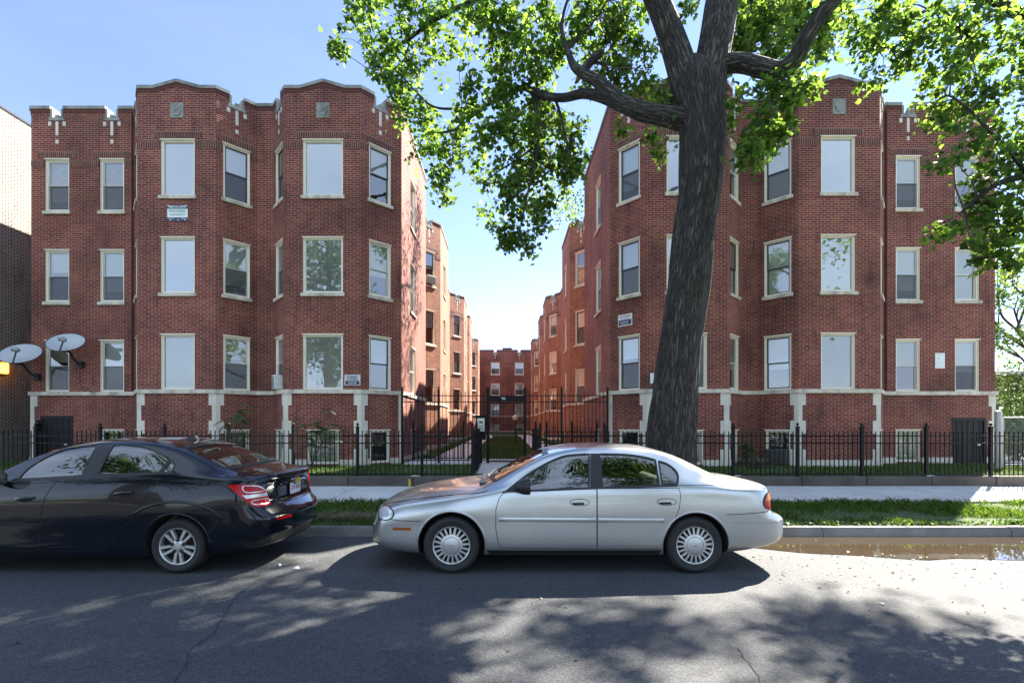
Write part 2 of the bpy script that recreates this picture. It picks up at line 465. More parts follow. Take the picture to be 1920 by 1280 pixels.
# ================================================================== SETTING: ground, road, kerb, pavement, lawns
def sheet(name, x0, x1, y0, y1, z, m, nx=1, ny=1, amp=0.0, kind='structure'):
    mb = MB()
    for i in range(nx):
        for j in range(ny):
            xs = (x0 + (x1 - x0) * i / nx, x0 + (x1 - x0) * (i + 1) / nx); ys = (y0 + (y1 - y0) * j / ny, y0 + (y1 - y0) * (j + 1) / ny)
            h = lambda x, y: z + amp * (math.sin(x * 1.7 + y * 2.3) + math.sin(x * 0.9 - y * 3.1 + 1.0)) * 0.5
            mb.quad((xs[0], ys[0], h(xs[0], ys[0])), (xs[1], ys[0], h(xs[1], ys[0])), (xs[1], ys[1], h(xs[1], ys[1])), (xs[0], ys[1], h(xs[0], ys[1])))
    o = mb.build(name, m); tag(o, kind=kind); return o

KY = 7.16            # kerb face
sheet("ground", -600, 600, -600, 600, -0.06, SOIL)
sheet("road", -90, 90, -4.6, KY + 0.02, 0.0, ASPHALT)
def kerb_run(name, y0, y1, x0, x1, top):
    mb = MB(); x = x0
    while x < x1:
        L = random.uniform(2.6, 3.4); dz = random.uniform(-0.008, 0.008); g = 0.012
        a, b = x + g, min(x + L, x1)
        s = 0.045
        pr = [(y0, -0.05), (y0 + 0.012, top + dz - s), (y0 + s, top + dz), (y1, top + dz), (y1, -0.05)]
        vs = [(a, p[0], p[1]) for p in pr] + [(b, p[0], p[1]) for p in pr]
        n = len(pr)
        mb.add(vs, [(k, k + 1, n + k + 1, n + k) for k in range(n - 1)] + [tuple(range(n))[::-1], tuple(range(n, 2 * n))])
        x += L
    return tag(mb.build(name, KERB, smooth=40), kind='structure')
kerb_run("kerb", KY, KY + 0.17, -60, 60, 0.13)
kerb_run("far_kerb", -4.8, -4.62, -60, 60, 0.13)
sheet("parkway", -90, 90, KY + 0.17, 9.5, 0.115, SOIL, 60, 4, 0.012)
mb = MB(); x = -40.0
while x < 40:
    L = 1.52; dz = random.uniform(-0.006, 0.006)
    mb.box((x + 0.006, 9.5, 0.02), (x + L - 0.006, 11.77, 0.15 + dz)); x += L
tag(mb.build("pavement", CONCRETE, bevel=0.008), kind='structure')
sheet("far_pavement", -90, 90, -9.0, -6.6, 0.13, CONCRETE)
sheet("lawn", -90, 90, 11.9, 72, 0.36, SOIL, 90, 30, 0.02)
# entrance walk and courtyard walks
mb = MB()
mb.box((-0.74, 11.78, 0.05), (0.80, 12.6, 0.27)); mb.box((-0.74, 12.61, 0.05), (0.80, 15.3, 0.385))
mb.box((-3.2, 15.31, 0.05), (3.2, 17.3, 0.405))
for y in range(18):
    y0 = 17.31 + y * 2.0
    mb.box((-2.62, y0, 0.05), (-1.4, y0 + 1.985, 0.405 + random.uniform(-.005, .005)))
    mb.box((1.4, y0, 0.05), (2.62, y0 + 1.985, 0.405 + random.uniform(-.005, .005)))
tag(mb.build("courtyard_path", CONCRETE, bevel=0.006), kind='structure')
# parking ground right of the building
sheet("parking_ground", 16.6, 60, 13.5, 60, 0.39, CONCRETE)
# puddle in the gutter
def puddle():
    m, t, b, o = newmat("puddle_water")
    b.inputs["Base Color"].default_value = (0.05, 0.038, 0.025, 1); b.inputs["Roughness"].default_value = 0.02
    b.inputs["Specular IOR Level"].default_value = 0.9; b.inputs["IOR"].default_value = 1.33
    bump(t, b, noise(t, coords(t), 3.0, 2), 0.03, 0.02)
    mb = MB(); top, bot = [], []
    for i in range(81):
        x = 2.2 + i * 0.2
        w = 0.32 + 0.92 * min(1, max(0, (x - 2.2) / 3.0)) + 0.05 * math.sin(x * 1.9) + 0.03 * math.sin(x * 5.3)
        if x > 11: w *= max(0.0, 1 - (x - 11) / 7.5)
        top.append((x, KY + 0.005, 0.006)); bot.append((x, KY - w, 0.006))
    n = len(top)
    mb.add(bot + top, [(i, i + 1, n + i + 1, n + i) for i in range(n - 1)])
    tag(mb.build("puddle_water", m), kind='structure')
puddle()
# tar-dark cracks in the asphalt
CRACK = simple("crack_dark", (0.022, 0.021, 0.02), 0.9)
def crack(pts, w):
    mb = MB(); r = random.Random(3)
    fine = []
    for a, b in zip(pts[:-1], pts[1:]):
        k = max(2, int(math.dist(a, b) / 0.035))
        for i in range(k):
            f = i / k; fine.append((a[0] + (b[0] - a[0]) * f + r.uniform(-.012, .012), a[1] + (b[1] - a[1]) * f + r.uniform(-.012, .012)))
    for i in range(len(fine) - 1):
        a, b = fine[i], fine[i + 1]
        ww = w * r.uniform(0.4, 1.3); w2 = w * r.uniform(0.4, 1.3)
        mb.quad((a[0] - ww, a[1], .004), (a[0] + ww, a[1], .004), (b[0] + w2, b[1], .004), (b[0] - w2, b[1], .004))
    tag(mb.build("road_crack", CRACK), kind='structure')
def G(px, py, z=0.0):
    y = (CZ - z) * FPX / (py - PY0); return ((px - PX0) * y / FPX, y)
crack([G(490, 1082), G(440, 1120), G(425, 1145), G(400, 1188), G(352, 1222), G(350, 1245), G(320, 1290), G(300, 1400)], 0.006)
crack([G(1385, 1215), G(1400, 1240), G(1420, 1265), G(1430, 1300), G(1440, 1400)], 0.004)

# ================================================================== BUILDINGS
def seg_info(pts):
    """direction, outward normal, length of every wall segment and the mitre of every corner"""
    segs = []
    for a, b in zip(pts[:-1], pts[1:]):
        dx, dy = b[0] - a[0], b[1] - a[1]; L = math.hypot(dx, dy)
        segs.append(dict(o=a, d=(dx / L, dy / L), n=(dy / L, -dx / L), L=L, t0=0.0, t1=0.0))
    for s, q in zip(segs[:-1], segs[1:]):
        nn = s['n'][0] * q['n'][0] + s['n'][1] * q['n'][1]
        s['t1'] = (s['d'][0] * q['n'][0] + s['d'][1] * q['n'][1]) / (1 + nn)
        q['t0'] = (q['d'][0] * s['n'][0] + q['d'][1] * s['n'][1]) / (1 + nn)
    return segs

def seg_pt(s, u, n, z): return (s['o'][0] + s['d'][0] * u + s['n'][0] * n, s['o'][1] + s['d'][1] * u + s['n'][1] * n, z)

def seg_box(mb, s, u0, u1, n0, n1, z0, z1, z0b=None, z1b=None, m=0):
    """box on a wall; it is mitred where it reaches a corner; z0b/z1b: heights at the u1 end"""
    z0b = z0 if z0b is None else z0b; z1b = z1 if z1b is None else z1b
    def uu(u, n):
        if u <= 1e-6: return n * s['t0']
        if u >= s['L'] - 1e-6: return s['L'] + n * s['t1']
        return u
    p = [seg_pt(s, uu(u0, n1), n1, z0), seg_pt(s, uu(u1, n1), n1, z0b), seg_pt(s, uu(u1, n0), n0, z0b), seg_pt(s, uu(u0, n0), n0, z0),
         seg_pt(s, uu(u0, n1), n1, z1), seg_pt(s, uu(u1, n1), n1, z1b), seg_pt(s, uu(u1, n0), n0, z1b), seg_pt(s, uu(u0, n0), n0, z1)]
    mb.hexa(p, m)

def wall_panel(mb, s, z0, prof, holes, us, rev=0.10, m=0):
    """brick sheet with window holes and brick reveals, under a parapet outline prof [(u, z)]"""
    L = s['L']; zc = min(p[1] for p in prof)
    ue = sorted({0.0, L} | {h[0] for h in holes} | {h[1] for h in holes})
    ze = sorted({z0, zc} | {h[2] for h in holes} | {h[3] for h in holes})
    def quad(ua, ub, za, zb):
        mb.quad(seg_pt(s, ua, 0, za), seg_pt(s, ub, 0, za), seg_pt(s, ub, 0, zb), seg_pt(s, ua, 0, zb), [(us + ua, za), (us + ub, za), (us + ub, zb), (us + ua, zb)], m)
    for ua, ub in zip(ue[:-1], ue[1:]):
        run = None
        for za, zb in zip(ze[:-1], ze[1:]):
            cu, cz = (ua + ub) / 2, (za + zb) / 2
            inside = any(h[0] < cu < h[1] and h[2] < cz < h[3] for h in holes)
            if inside:
                if run: quad(ua, ub, *run); run = None
            else: run = (run[0], zb) if run else (za, zb)
        if run: quad(ua, ub, *run)
    if any(abs(p[1] - zc) > 1e-6 for p in prof):
        # parapet above the lowest parapet level, strip by strip
        for (ua, za), (ub, zb) in zip(prof[:-1], prof[1:]):
            if ub - ua < 1e-6 or (za <= zc + 1e-6 and zb <= zc + 1e-6): continue
            mb.quad(seg_pt(s, ua, 0, zc), seg_pt(s, ub, 0, zc), seg_pt(s, ub, 0, zb), seg_pt(s, ua, 0, za), [(us + ua, zc), (us + ub, zc), (us + ub, zb), (us + ua, za)], m)
    for u0, u1, a, b in holes:
        for (ua, za), (ub, zb) in (((u0, a), (u0, b)), ((u0, b), (u1, b)), ((u1, b), (u1, a)), ((u1, a), (u0, a))):
            mb.quad(seg_pt(s, ua, 0, za), seg_pt(s, ub, 0, zb), seg_pt(s, ub, -rev, zb), seg_pt(s, ua, -rev, za),
                    [(us + ua, za), (us + ub + 0.0, zb), (us + ub + rev, zb), (us + ua + rev, za)] if ua == ub else [(us + ua, za), (us + ub, zb), (us + ub, zb + rev), (us + ua, za + rev)], m)

def make_window(root, s, u0, u1, z0, z1, kind, sill=True, blind=1.0, dark_lower=False, bmat=None, basement=False):
    """timber frame with sashes, glass, blind and stone sill in one wall opening"""
    FD = 0.05                                  # frame face set back from the brick
    fr = MB(); w = 0.062
    for a, b, c, d in ((u0, u0 + w, z0, z1), (u1 - w, u1, z0, z1), (u0 + w, u1 - w, z1 - w * 0.9, z1), (u0 + w, u1 - w, z0, z0 + w * 0.75)):
        seg_box_plain(fr, s, a, b, -0.145, -FD, c, d)
    # brick mould, 14 mm proud of the frame
    bw_ = 0.022
    for a, b, c, d in ((u0, u0 + bw_, z0, z1), (u1 - bw_, u1, z0, z1), (u0 + bw_, u1 - bw_, z1 - bw_, z1)):
        seg_box_plain(fr, s, a, b, -FD, -FD + 0.03, c, d)
    # head drip moulding
    seg_box_plain(fr, s, u0 - 0.02, u1 + 0.02, -0.03, 0.018, z1 - 0.004, z1 + 0.022)
    a0, a1, b0, b1 = u0 + w, u1 - w, z0 + w * 0.75, z1 - w * 0.9
    win = fr.build("window", FRAME, root)
    zm = (b0 + b1) / 2
    sw = 0.038
    if kind == 'hung':
        sh = MB()
        for c, d, nn, k in ((zm - 0.02, b1, -0.075, 0), (b0, zm + 0.022, -0.105, 1)):
            for q in ((a0, a0 + sw, c, d), (a1 - sw, a1, c, d), (a0 + sw, a1 - sw, d - sw, d), (a0 + sw, a1 - sw, c, c + sw)):
                seg_box_plain(sh, s, q[0], q[1], nn - 0.028, nn, q[2], q[3])
        sh.build("sash", SASHD if dark_lower == 'all' else SASHL, win)
        panes = [(a0 + sw, a1 - sw, zm - 0.02 + sw, b1 - sw, -0.09), (a0 + sw, a1 - sw, b0 + sw, zm + 0.022 - sw, -0.12)]
    else:
        sh = MB(); 
        for q in ((a0, a0 + .02, b0, b1), (a1 - .02, a1, b0, b1), (a0 + .02, a1 - .02, b1 - .02, b1), (a0 + .02, a1 - .02, b0, b0 + .02)):
            seg_box_plain(sh, s, q[0], q[1], -0.11, -0.08, q[2], q[3])
        sh.build("sash", SASHL, win)
        panes = [(a0 + .02, a1 - .02, b0 + .02, b1 - .02, -0.095)]
    g = MB()
    for (a, b, c, d, nn) in panes:
        g.quad(seg_pt(s, a, nn, c), seg_pt(s, b, nn, c), seg_pt(s, b, nn, d), seg_pt(s, a, nn, d))
    g.build("pane", GLASSB if kind == "fixed" and z0 > 4 else GLASS, win)
    if kind == 'hung' and VR.random() < .62:
        sc_ = MB(); (a, b, c, d, nn) = panes[1]
        sc_.quad(seg_pt(s, a - .02, -.073, c - .02), seg_pt(s, b + .02, -.073, c - .02), seg_pt(s, b + .02, -.073, d + .02), seg_pt(s, a - .02, -.073, d + .02))
        sc_.build("insect_screen", SCREEN, win)
    # room box behind and the blind
    rm = MB(); D = 0.5
    q = [seg_pt(s, u, n, z) for n in (-0.146, -D) for (u, z) in ((u0, z0), (u1, z0), (u1, z1), (u0, z1))]
    rm.add(q, [(4, 5, 6, 7), (0, 1, 5, 4), (1, 2, 6, 5), (2, 3, 7, 6), (3, 0, 4, 7)])
    rm.build("room_lining", ROOM, win)
    if blind > 0:
        BN = -.112 if kind == 'fixed' else -.147
        bl = MB(); zb = z1 - (z1 - z0) * blind
        n_ = 1; 
        for i in range(n_):
            za = zb + (z1 - zb) * i / n_; zc_ = zb + (z1 - zb) * (i + 1) / n_
            bl.quad(seg_pt(s, a0 - .01, BN, za), seg_pt(s, a1 + .01, BN, za), seg_pt(s, a1 + .01, BN, zc_), seg_pt(s, a0 - .01, BN, zc_))
        bl.build("blind", bmat or BLIND, win)
    if sill:
        sl = MB()
        q0, q1 = u0 - 0.055, u1 + 0.055
        sl.hexa([seg_pt(s, q0, 0.055, z0 - 0.12), seg_pt(s, q1, 0.055, z0 - 0.12), seg_pt(s, q1, -0.001, z0 - 0.12), seg_pt(s, q0, -0.001, z0 - 0.12),
                 seg_pt(s, q0, 0.055, z0 - 0.018), seg_pt(s, q1, 0.055, z0 - 0.018), seg_pt(s, q1, -0.001, z0), seg_pt(s, q0, -0.001, z0)])
        seg_box_plain(sl, s, u0 + .001, u1 - .001, -0.14, -0.001, z0 - 0.018, z0 + 0.002)
        sl.build("sill", STONE, win, bevel=0.006)
    return win

def seg_box_plain(mb, s, u0, u1, n0, n1, z0, z1):
    mb.hexa([seg_pt(s, u0, n1, z0), seg_pt(s, u1, n1, z0), seg_pt(s, u1, n0, z0), seg_pt(s, u0, n0, z0),
             seg_pt(s, u0, n1, z1), seg_pt(s, u1, n1, z1), seg_pt(s, u1, n0, z1), seg_pt(s, u0, n0, z1)])

def screen_mat():
    m, t, b, o = newmat("insect_screen")
    b.inputs["Base Color"].default_value = (.05, .055, .06, 1); b.inputs["Roughness"].default_value = .5
    tr = N(t, "ShaderNodeBsdfTransparent"); mx = N(t, "ShaderNodeMixShader"); mx.inputs[0].default_value = .55
    t.links.new(tr.outputs[0], mx.inputs[1]); t.links.new(b.outputs[0], mx.inputs[2]); t.links.new(mx.outputs[0], o.inputs[0]); return m
SCREEN = screen_mat()
VR = random.Random(4)
FLOORS = [(2.725, 4.42), (5.71, 7.42), (8.72, 10.43)]

def parapet_outline(kind, L, zt, centres):
    if kind == 'gable': return [(0, zt), (.2 * L, zt), (.5 * L, zt + .2), (.8 * L, zt), (L, zt)]
    pr = [(0, zt)]
    if kind == 'notch':
        for c in centres: pr += [(c - .21, zt), (c - .21, zt - .28), (c + .21, zt - .28), (c + .21, zt)]
    return pr + [(L, zt)]

def apartment(label, pts, kinds, wins, rnd, zt=12.0, base=0.25, doors=(), group=None, quoin_at=()):
    """pts: plan corners left to right as seen; kinds: one per segment; wins: {segment: [(centre, width, type)]}"""
    xs = [p[0] for p in pts]; ys = [p[1] for p in pts]
    root = thing("apartment_building", (sum(xs) / len(xs), min(ys), 0.36), label, "building", group)
    segs = seg_info(pts)
    wall, band, plinth, cope, edge = MB(), MB(), MB(), MB(), MB()
    us = 0.0
    for i, (s, kind) in enumerate(zip(segs, kinds)):
        L = s['L']; ws = wins.get(i, [])
        cs = sorted(c for c, w, ty in ws if ty != 'base')
        z_par = zt + (0.08 if kind == 'wing' else 0.0)
        pk = {'bay': 'gable', 'wing': 'notch', 'ang': 'notch', 'side': 'flat', 'flat': 'flat', 'rear': 'notch'}[kind]
        prof = parapet_outline(pk, L, z_par, cs)
        holes = []
        for c, w, ty in ws:
            if ty == 'base':
                holes.append((c - w / 2, c + w / 2, 0.42, 1.46)); continue
            for k, (a, b) in enumerate(FLOORS):
                holes.append((c - w / 2, c + w / 2, a, b))
        for (k, c, w, h) in doors:
            if k == i: holes.append((c - w / 2, c + w / 2, base, h))
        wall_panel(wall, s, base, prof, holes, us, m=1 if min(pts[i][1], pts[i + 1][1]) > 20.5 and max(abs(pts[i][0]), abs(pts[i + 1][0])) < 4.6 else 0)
        for h in holes:
            bsm = h[3] < 2.0
            if any(k == i and abs(c - (h[0] + h[1]) / 2) < 1e-6 for k, c, w, hh in doors): continue
            ty = [t for c, w, t in ws if abs(c - (h[0] + h[1]) / 2) < 1e-6 and (t == 'base') == bsm][0]
            first = abs(h[2] - FLOORS[0][0]) < 1e-6
            fl = 0 if bsm else [k for k, f in enumerate(FLOORS) if abs(f[0] - h[2]) < 1e-6][0]
            if ty == 'fixed':
                make_window(root, s, *h, 'fixed', sill=not first, blind=1.0, bmat=BLIND2 if fl == 0 else BLIND)
            elif bsm:
                make_window(root, s, *h, 'fixed' if w > 0.85 else 'hung', sill=False, blind=rnd.choice([0, 1.0, .5]), bmat=BLIND2, dark_lower='all')
            else:
                bl = rnd.choice([0.5, 1.0, 0.62, 0.42, 0.8, 1.0])
                make_window(root, s, *h, 'hung', sill=not first, blind=bl, bmat=rnd.choice([BLIND, BLIND, SLATS, BLIND2, CURTAIN]), dark_lower='all' if kind == 'ang' and rnd.random() < .5 else False)
        # band, plinth
        dr = sorted([(c - w / 2, c + w / 2) for (k, c, w, h) in doors if k == i])
        seg_box(band, s, 0, L, -0.02, 0.055, 2.60, 2.722)
        cur = 0.0
        opens = dr + sorted([(h[0], h[1]) for h in holes if h[3] < 2.0 and not any(abs(h[0] - d[0]) < 1e-6 for d in dr)])
        for a, b in sorted(opens):
            if a > cur: seg_box(plinth, s, cur, a, -0.02, 0.03, base, 0.56)
            cur = b
        if cur < L: seg_box(plinth, s, cur, L, -0.02, 0.03, base, 0.56)
        # coping: on every run of the outline; notches get jamb and sill stones
        for (ua, za), (ub, zb) in zip(prof[:-1], prof[1:]):
            if ub - ua < 1e-6: continue
            if za < z_par - .1 and zb < z_par - .1:
                seg_box_plain(cope, s, ua - .05, ub + .05, -.30, .022, za - .105, za - .002)
                seg_box_plain(cope, s, ua + .001, ua + .065, -.28, .016, za - .0015, z_par + .004)
                seg_box_plain(cope, s, ub - .065, ub - .001, -.28, .016, za - .0015, z_par + .004)
                c = (ua + ub) / 2
                seg_box_plain(cope, s, c - .055, c + .055, -.2, .019, za - .0012, za + .09)
            else:
                seg_box(cope, s, ua, ub, -.33, .035, za, za + .10, zb, zb + .10)
                seg_box(edge, s, ua, ub, -.02, .010, za - .125, za - .001, zb - .125, zb - .001)
        # soldier courses at the heads of the top windows
        if kind in ('bay', 'ang', 'wing', 'rear') and cs:
            zt3 = FLOORS[2][1]
            cur = 0.0; sold = MB()
            for c, w, ty in sorted([q for q in ws if q[2] != 'base']):
                a, b = c - w / 2, c + w / 2
                la, lb = max(0.02, a - .22), min(L - .02, b + .22)
                p = [seg_pt(s, la, .012, zt3 + .03), seg_pt(s, lb, .012, zt3 + .03), seg_pt(s, lb, .012, zt3 + .235), seg_pt(s, la, .012, zt3 + .235)]
                sold.add(p + [seg_pt(s, la, -.01, zt3 + .03), seg_pt(s, lb, -.01, zt3 + .03), seg_pt(s, lb, -.01, zt3 + .235), seg_pt(s, la, -.01, zt3 + .235)],
                         [(0, 1, 2, 3), (4, 5, 1, 0), (3, 2, 6, 7), (0, 3, 7, 4), (1, 5, 6, 2)],
                         [[(us + la, .02), (us + lb, .02), (us + lb, .22), (us + la, .22)]] * 5)
                if a - .025 > cur + .05: string_course(sold, s, cur, a - .025, zt3 - .27, zt3 - .055, us)
                cur = b + .025
            if cur < L - .05: string_course(sold, s, cur, L, zt3 - .27, zt3 - .055, us)
            sold.build("soldier_course", SOLDIER, root)
        # inlaid stones and the carved panel
        if kind in ('ang', 'wing', 'rear'):
            for c in cs:
                t = MB()
                for a, b, za, zb in ((-.045, .045, -.87, -.41), (-.29, -.19, -.55, -.41), (.19, .29, -.55, -.41), (-.05, .05, -1.14, -1.01)):
                    seg_box_plain(t, s, c + a, c + b, -.02, .008, z_par + za, z_par + zb)
                t.build("stone_inlay", STONE_CLEAN, root)
        if kind == 'bay':
            t = MB(); c = L / 2
            seg_box_plain(t, s, c - .2, c + .2, -.02, .012, z_par - .90, z_par - .43)
            sh = [(-.13, -.50), (.13, -.50), (.14, -.66), (.09, -.78), (0, -.85), (-.09, -.78), (-.14, -.66)]
            n = len(sh)
            t.add([seg_pt(s, c + a, .03, z_par + b) for a, b in sh] + [seg_pt(s, c + a, .01, z_par + b) for a, b in sh],
                  [tuple(range(n))] + [(k, (k + 1) % n, n + (k + 1) % n, n + k) for k in range(n)])
            t.add([seg_pt(s, c + a, nn, z_par + b) for nn in (.042, .028) for a, b in ((-.12, -.70), (-.09, -.74), (.12, -.57), (.09, -.53))],
                  [(0, 1, 2, 3), (0, 1, 5, 4), (1, 2, 6, 5), (2, 3, 7, 6), (3, 0, 4, 7)])
            t.build("carved_panel", COPE, root, bevel=0.004)
        us += L
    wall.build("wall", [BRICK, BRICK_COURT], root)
    band.build("stone_band", STONE, root)
    plinth.build("plinth", STONE_CLEAN, root)
    cope.build("coping", COPE, root)
    edge.build("brick_edging", EDGE, root)
    # quoins at the convex corners of the basement storey
    for k in quoin_at:
        q = MB()
        for s, end in ((segs[k - 1], 1), (segs[k], 0)):
            for za, zb, w in ((2.23, 2.599, .22), (1.76, 2.23, .115), (1.36, 1.76, .22), (.88, 1.36, .115), (.5605, .88, .22)):
                w = min(w, s['L'] * .45)
                if end: seg_box(q, s, s['L'] - w, s['L'], -.02, .016, za, zb)
                else: seg_box(q, s, 0, w, -.02, .016, za, zb)
        q.build("quoin", STONE_CLEAN, root)
    # doors of the basement
    for (k, c, w, h) in doors:
        s = segs[k]; d = MB()
        seg_box_plain(d, s, c - w / 2, c + w / 2, -.09, -.02, base, h)
        for a in range(1, 6):
            u = c - w / 2 + w * a / 6
            seg_box_plain(d, s, u - .012, u + .012, -.02, -.008, base + .12, h - .14)
        seg_box_plain(d, s, c - w / 2, c + w / 2, -.02, .02, h - .10, h - .0005)
        seg_box_plain(d, s, c - w / 2, c - w / 2 + .07, -.02, .015, base, h - .101)
        seg_box_plain(d, s, c + w / 2 - .07, c + w / 2, -.02, .015, base, h - .101)
        door = d.build("door", BLACK_BOARD, root)
        hm = MB(); hx = c + w * .27
        seg_box_plain(hm, s, hx - .06, hx + .06, -.008, .03, 0.95, 1.0)
        hm.build("handle", SASHL, door)
    # flat roof behind the parapets
    rf = MB()
    rf.add([(p[0], p[1], 11.45) for p in pts], [tuple(range(len(pts)))])
    rf.build("roof", ROOFING, root)
    return root, segs

def string_course(mb, s, a, b, z0, z1, us):
    p = [seg_pt(s, a, .010, z0), seg_pt(s, b, .010, z0), seg_pt(s, b, .010, z1), seg_pt(s, a, .010, z1)]
    mb.add(p + [seg_pt(s, a, -.01, z0), seg_pt(s, b, -.01, z0), seg_pt(s, b, -.01, z1), seg_pt(s, a, -.01, z1)],
           [(0, 1, 2, 3), (4, 5, 1, 0), (3, 2, 6, 7)], [[(us + a, .01), (us + b, .01), (us + b, .215), (us + a, .215)]] * 3)

COURT = [(20.6, 's'), (4.4, 20.6), (4.4, 24.0), ]
def half_plan(front, inner):
    """front: outer wing to courtyard corner; inner: the courtyard side going back; all as (distance from the axis, depth)"""
    return front + inner

inner_L = [(3.38, 20.6), (4.4, 20.62), (4.4, 23.9), (3.38, 25.3), (3.38, 28.65), (4.4, 28.9), (4.4, 38.4), (3.38, 39.8), (3.38, 43.0), (4.4, 43.2), (4.4, 45.4), (3.42, 46.8), (3.42, 50.0), (4.4, 50.2), (4.4, 58.6), (3.35, 60.0), (3.35, 63.5), (4.4, 63.7), (4.4, 69.8)]
inner_kinds = ['side', 'flat', 'flat', 'ang', 'side', 'flat', 'flat', 'ang', 'side', 'flat', 'flat', 'ang', 'side', 'flat', 'flat', 'ang', 'side', 'flat', 'flat']

def plan(front, fkinds, fwins, sign, fdoors, quo):
    pts = [(a * sign, b) for a, b in front + inner_L]
    kinds = fkinds + inner_kinds
    wins = dict(fwins)
    nf = len(fkinds)
    for j, k in enumerate(inner_kinds):
        a, b = (front + inner_L)[nf + j], (front + inner_L)[nf + j + 1]
        L = math.dist(a, b)
        if k == 'ang': wins[nf + j] = [(L * .52, .86, 'hung')]
        if k == 'side' and j == 0: wins[nf + j] = [(1.95, .95, 'hung'), (1.95, .80, 'base')]
        elif k == 'side': wins[nf + j] = [(L * .5, .9, 'hung')]
    doors = list(fdoors); quo = list(quo)
    if sign > 0:                                # seen from the street the right building runs the other way
        n = len(kinds)
        pts = pts[::-1]; kinds = kinds[::-1]
        P0 = front + inner_L
        Ls = [math.dist(P0[i], P0[i + 1]) for i in range(n)]
        wins = {n - 1 - i: [(Ls[i] - c, w, t) for c, w, t in v] for i, v in wins.items()}
        doors = [(n - 1 - i, Ls[i] - c, w, h) for i, c, w, h in doors]
        quo = [n - k for k in quo]
    return pts, kinds, wins, doors, quo

# front corners, (distance from the courtyard axis, depth), outermost first
front_left = [(15.72, 42.0), (15.72, 16.04), (12.28, 16.04), (11.35, 14.94), (8.93, 14.94), (8.11, 15.79), (7.56, 15.79), (6.81, 14.94), (4.45, 14.94), (3.59, 15.79), (3.38, 15.79)]
front_right = [(16.07, 42.0), (16.07, 15.86), (12.41, 15.86), (11.44, 14.76), (8.95, 14.76), (8.15, 15.60), (7.62, 15.60), (6.79, 14.76), (4.31, 14.76), (3.56, 15.60), (3.38, 15.60)]
fk = ['flat', 'wing', 'ang', 'bay', 'ang', 'flat', 'ang', 'bay', 'ang', 'flat']
def fw(fr, wing):
    L = [math.dist(a, b) for a, b in zip(fr[:-1], fr[1:])]
    return {1: [(wing[0], .80, 'hung'), (wing[1], .80, 'hung'), (wing[1], .80, 'base')], 2: [(L[2] / 2, .78, 'hung'), (L[2] / 2, .7, 'base')], 3: [(L[3] * .51, 1.05, 'fixed')],
            4: [(L[4] * .5, .78, 'hung'), (L[4] * .5, .72, 'base')], 6: [(L[6] * .5, .76, 'hung'), (L[6] * .5, .7, 'base')],
            7: [(L[7] * .5, 1.24, 'fixed'), (L[7] * .5, 1.0, 'base')], 8: [(L[8] * .55, .78, 'hung'), (L[8] * .55, .72, 'base')]}
rb = random.Random(11)
QU = [1, 3, 4, 7, 8, 10]
pl = plan(front_left, fk, fw(front_left, (.86, 2.68)), -1, [(1, .85, 1.08, 1.92)], QU)
left_building, left_segs = apartment("dark red brick apartment block with satellite dishes on its wall, behind the black car", pl[0], pl[1], pl[2], rb, 12.0, doors=pl[3], quoin_at=pl[4])
pr_ = plan(front_right, fk, fw(front_right, (.91, 2.85)), 1, [(1, .86, 1.12, 1.86)], QU)
right_building, right_segs = apartment("red brick apartment block with bay windows standing behind the big tree trunk", pr_[0], pr_[1], pr_[2], rb, 12.0, doors=pr_[3], quoin_at=pr_[4])
rear_building, rear_segs = apartment("plain flat brick block closing the far end of the courtyard behind the gate", [(-4.7, 69.9), (4.7, 69.9)], ['rear'],
    {0: [(4.7 - 1.42, 1.25, 'hung'), (4.7 + 2.04, 1.25, 'hung'), (4.7 - 1.42, 1.25, 'base'), (4.7 + 2.04, 1.25, 'base')]}, rb, 12.2)
mb = MB(); mb.box((-.4, 69.8, 12.3), (1.0, 70.1, 12.55)); mb.build("raised_parapet", EDGE, rear_building)
mb = MB(); mb.box((-4.8, 70.5, .3), (4.8, 82, 11.45)); mb.build("rear_wing", EDGE, rear_building)

# rain pipes in the corner between wing and bay
for s, rootb, sgn in ((left_segs[1], left_building, 1), (right_segs[-2], right_building, -1)):
    mb = MB(); u = s['L'] - .06 if sgn > 0 else .06
    for za, zb in ((2.74, 11.9),): mb.cyl(seg_pt(s, u, .045, za), seg_pt(s, u, .045, zb), .026, n=8)
    mb.build("rain_pipe", EDGE, rootb)

# neighbouring building on the far left
nb = thing("neighbour_building", (-22, 13, .3), "pale rough common-brick side wall of the building at the left edge", "building")
npts = [(-30, 13.4), (-18.2, 13.4), (-18.2, 45)]
ns = seg_info(npts); mb = MB()
wall_panel(mb, ns[0], .2, [(0, 13.05), (ns[0]['L'], 13.05)], [], 0); wall_panel(mb, ns[1], .2, [(0, 13.05), (ns[1]['L'], 13.05)], [], ns[0]['L'])
mb.build("wall", COMMON, nb)
mb = MB()
seg_box(mb, ns[0], 0, ns[0]['L'], -.3, .03, 13.05, 13.12); seg_box(mb, ns[1], 0, ns[1]['L'], -.3, .03, 13.05, 13.12); mb.build("roof_edging", BLACK_IRON, nb)
mb = MB(); mb.add([(-30, 13.4, 12.8), (-18.2, 13.4, 12.8), (-18.2, 45, 12.8), (-30, 45, 12.8)], [(0, 1, 2, 3)]); mb.build("roof", ROOFING, nb)

# ================================================================== IRON FENCES
def finial(mb, x, y, z, r=.038):
    mb.box((x - r * 1.15, y - r * 1.15, z), (x + r * 1.15, y + r * 1.15, z + .02))
    mb.lathe([(0.002, .02), (r * .5, .022), (r * .45, .035), (r, .06), (r * .95, .085), (r * .5, .105), (.002, .112)], (x, y, z), 'Z', 10)

